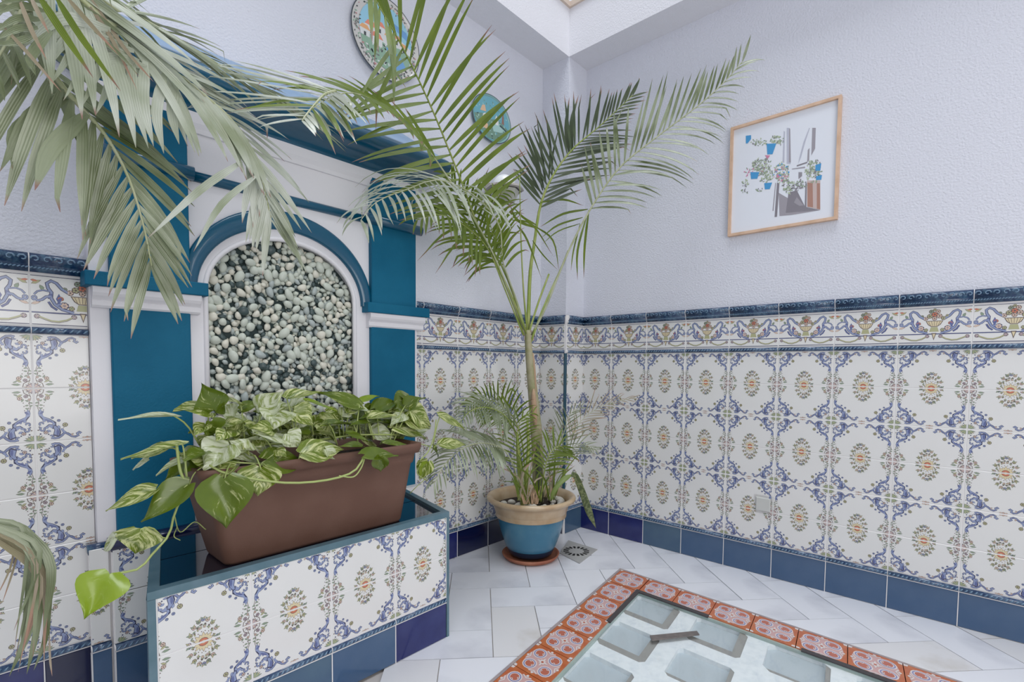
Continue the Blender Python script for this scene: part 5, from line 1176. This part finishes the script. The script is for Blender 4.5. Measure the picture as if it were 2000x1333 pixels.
LV = [  # base, tip, width px, Y, material, tilt, petiole foot
 (408,802,342,796,52,A_,1,.55,(404,880,A_)), (416,800,398,752,58,A_-.01,0,.35,None), (418,800,436,776,44,A_,0,.4,None),
 (342,814,232,810,24,A_-.03,2,.85,(390,870,A_)), (356,868,234,884,30,A_-.06,1,.8,(366,942,A_-.06)), (326,876,254,892,34,A_-.03,1,.6,(362,900,A_)), (290,898,254,916,22,A_-.02,2,.5,None),
 (372,894,304,918,24,A_,2,.8,(400,910,A_)), (378,898,322,934,42,A_+.01,0,.5,None), (448,872,394,912,76,A_-.06,2,.6,(470,905,A_)), (366,948,272,1017,54,A_-.07,0,.45,(350,985,A_-.05)),
 (300,958,203,993,36,A_-.05,1,.5,(352,975,A_-.05)), (276,1034,262,1086,72,A_-.10,1,.3,(318,1052,A_-.08)), (226,1052,198,1076,34,A_-.09,2,.4,None), (214,1124,164,1206,78,A_-.12,3,.25,None),
 (439,936,442,1034,88,A_-.10,0,.12,(455,905,A_-.06)), (509,914,503,970,70,A_-.09,1,.2,(490,890,A_-.05)), (458,912,402,936,30,A_-.08,1,.6,None), (480,878,448,860,34,A_-.05,2,.5,(478,905,A_)),
 (562,862,480,850,34,A_-.05,2,.7,(590,880,A_)), (520,900,602,904,56,A_-.08,0,.35,(500,935,A_-.08)), (512,806,548,765,52,A_,2,.35,(500,860,A_)), (545,806,534,834,60,A_-.02,2,.4,None), (560,778,624,760,30,A_+.02,1,.6,(575,850,A_)),
 (600,784,662,796,24,A_+.03,3,.7,(612,850,A_)), (702,792,624,762,36,A_+.03,0,.5,(696,850,A_)), (704,784,742,768,18,A_+.05,3,.6,(725,850,A_)), (734,800,782,776,34,A_+.05,0,.45,(740,850,A_)), (792,792,822,776,28,A_+.04,0,.15,(768,850,A_)),
 (716,816,776,804,26,A_+.02,1,.6,(730,860,A_)), (696,818,724,800,34,A_+.04,0,.7,None), (802,804,846,832,48,A_+.02,1,.4,(770,860,A_)), (770,838,838,846,44,A_,1,.6,(760,870,A_)), (690,828,764,816,30,A_,0,.8,(700,870,A_)),
 (642,828,692,822,26,A_-.02,0,.8,(660,875,A_)), (574,804,612,828,50,A_,1,.5,(580,860,A_)), (498,846,572,862,40,A_-.07,2,.75,(540,890,A_-.04)), (562,848,588,874,42,A_-.05,2,.4,None), (592,886,674,874,52,A_-.08,1,.4,(582,905,A_-.07)),
 (636,878,662,898,22,A_-.09,2,.3,None), (712,890,782,884,36,A_-.13,0,.5,None), (742,892,744,928,30,A_-.14,0,.2,None), (706,872,668,864,18,A_-.06,0,.5,None), (752,866,806,868,16,A_-.04,0,.6,None),
 (860,812,914,834,26,A_+.0,1,.5,(846,870,A_)), (862,868,914,866,26,A_-.02,1,.4,(842,885,A_)), (836,902,818,938,32,A_-.03,1,.3,None), (846,876,862,892,16,A_-.01,0,.4,None), (822,908,836,936,26,A_-.03,3,.3,None),
 (470,790,430,772,38,A_+.02,1,.7,(478,860,A_)), (470,800,510,786,34,A_+.03,0,.6,None), (440,830,480,822,34,A_,1,.7,(450,880,A_)), (420,845,370,838,36,A_,0,.85,(430,890,A_)), (480,830,520,850,30,A_-.02,1,.6,None), (620,840,660,856,34,A_-.03,1,.7,None),
 (600,850,560,842,30,A_-.02,0,.8,None), (680,846,720,858,26,A_-.02,0,.8,None), (540,880,560,892,24,A_-.06,1,.5,None), (450,894,430,910,40,A_-.02,0,.6,None), (390,880,350,900,40,A_+.02,0,.8,None)]
for i, q in enumerate(LV):
    pleaf(q[0], q[1], q[2], q[3], q[4], q[5], q[6], q[7], curl=.18+.15*((i*37) % 5)/5, fold=.18+.22*((i*17) % 4)/4, seed=i, pet=q[8], dY=((i*29) % 7-3)*.012)
rs = random.Random(77)
for i in range(96):
    x = rs.uniform(430, 815); yb = 868-.10*(x-440); y = yb-rs.uniform(-12, 58); a = rs.uniform(-70, 250); l = rs.uniform(34, 62)
    pleaf(x, y, x+l*math.cos(math.radians(a)), y+l*.45*math.sin(math.radians(a)), l*rs.uniform(.6, .85), rs.uniform(-.42, -.33), rs.choice([0,1,1,0,1,2,2]), rs.uniform(.25, .8), rs.uniform(.1, .4), rs.uniform(.1, .4), 100+i, rs.uniform(-.03, .03), (x+rs.uniform(-12, 12), yb+14, -.40) if i % 2 else None)
for i in range(26):
    x = rs.uniform(395, 540); y = rs.uniform(822, 912); a = rs.uniform(60, 250); l = rs.uniform(30, 54)
    pleaf(x, y, x+l*math.cos(math.radians(a)), y+l*.6*math.sin(math.radians(a)), l*rs.uniform(.6, .85), rs.uniform(-.50, -.42), rs.choice([0,1,1,0,2]), rs.uniform(.3, .8), rs.uniform(.1, .4), rs.uniform(.1, .4), 300+i, rs.uniform(-.03, .02), None)
b = MB()
def vine(l, r=.0032): b.tube(smooth_path(ctr(l), 16), r*.68, 6)
vine([(402,905,A_-.06),(440,925,A_-.09),(500,937,A_-.11),(570,944,A_-.12),(640,938,A_-.13),(690,922,A_-.13),(712,892,A_-.13)], .0042)
vine([(662,930,A_-.13),(690,932,A_-.135),(705,915,A_-.135),(713,893,A_-.13)], .0028)
vine([(400,870,A_-.02),(362,900,A_-.04),(366,950,A_-.05),(342,1000,A_-.06),(330,1045,A_-.08),(300,1080,A_-.10),(270,1112,A_-.11),(216,1122,A_-.12)], .0034)
vine([(345,870,A_-.06),(352,920,A_-.06),(364,944,A_-.06)], .0045); vine([(326,1052,A_-.08),(300,1048,A_-.09),(282,1036,A_-.1)], .0022)
vine([(402,908,A_-.06),(380,925,A_-.05),(368,950,A_-.05)], .0022); vine([(340,1005,A_-.05),(352,1040,A_),(380,1020,A_),(402,1035,A_)], .0018); vine([(346,1030,A_),(340,1048,A_-.02),(352,1056,A_-.02)], .0016)
vine([(820,900,A_-.03),(838,880,A_-.02),(848,850,A_-.01),(852,820,A_)], .003); vine([(822,905,A_-.03),(815,925,A_-.03),(835,940,A_-.02)], .0025); vine([(800,965,A_),(815,950,A_-.02),(838,930,A_-.02)], .002); vine([(806,864,A_),(830,870,A_),(846,876,A_)], .0024)
vine([(420,890,A_),(470,870,A_),(540,868,A_),(620,860,A_),(700,850,A_),(780,850,A_)], .004); vine([(430,900,A_-.04),(480,905,A_-.06),(560,905,A_-.07),(640,880,A_-.05)], .0034)
b.build('vines', [VINE], po, True)
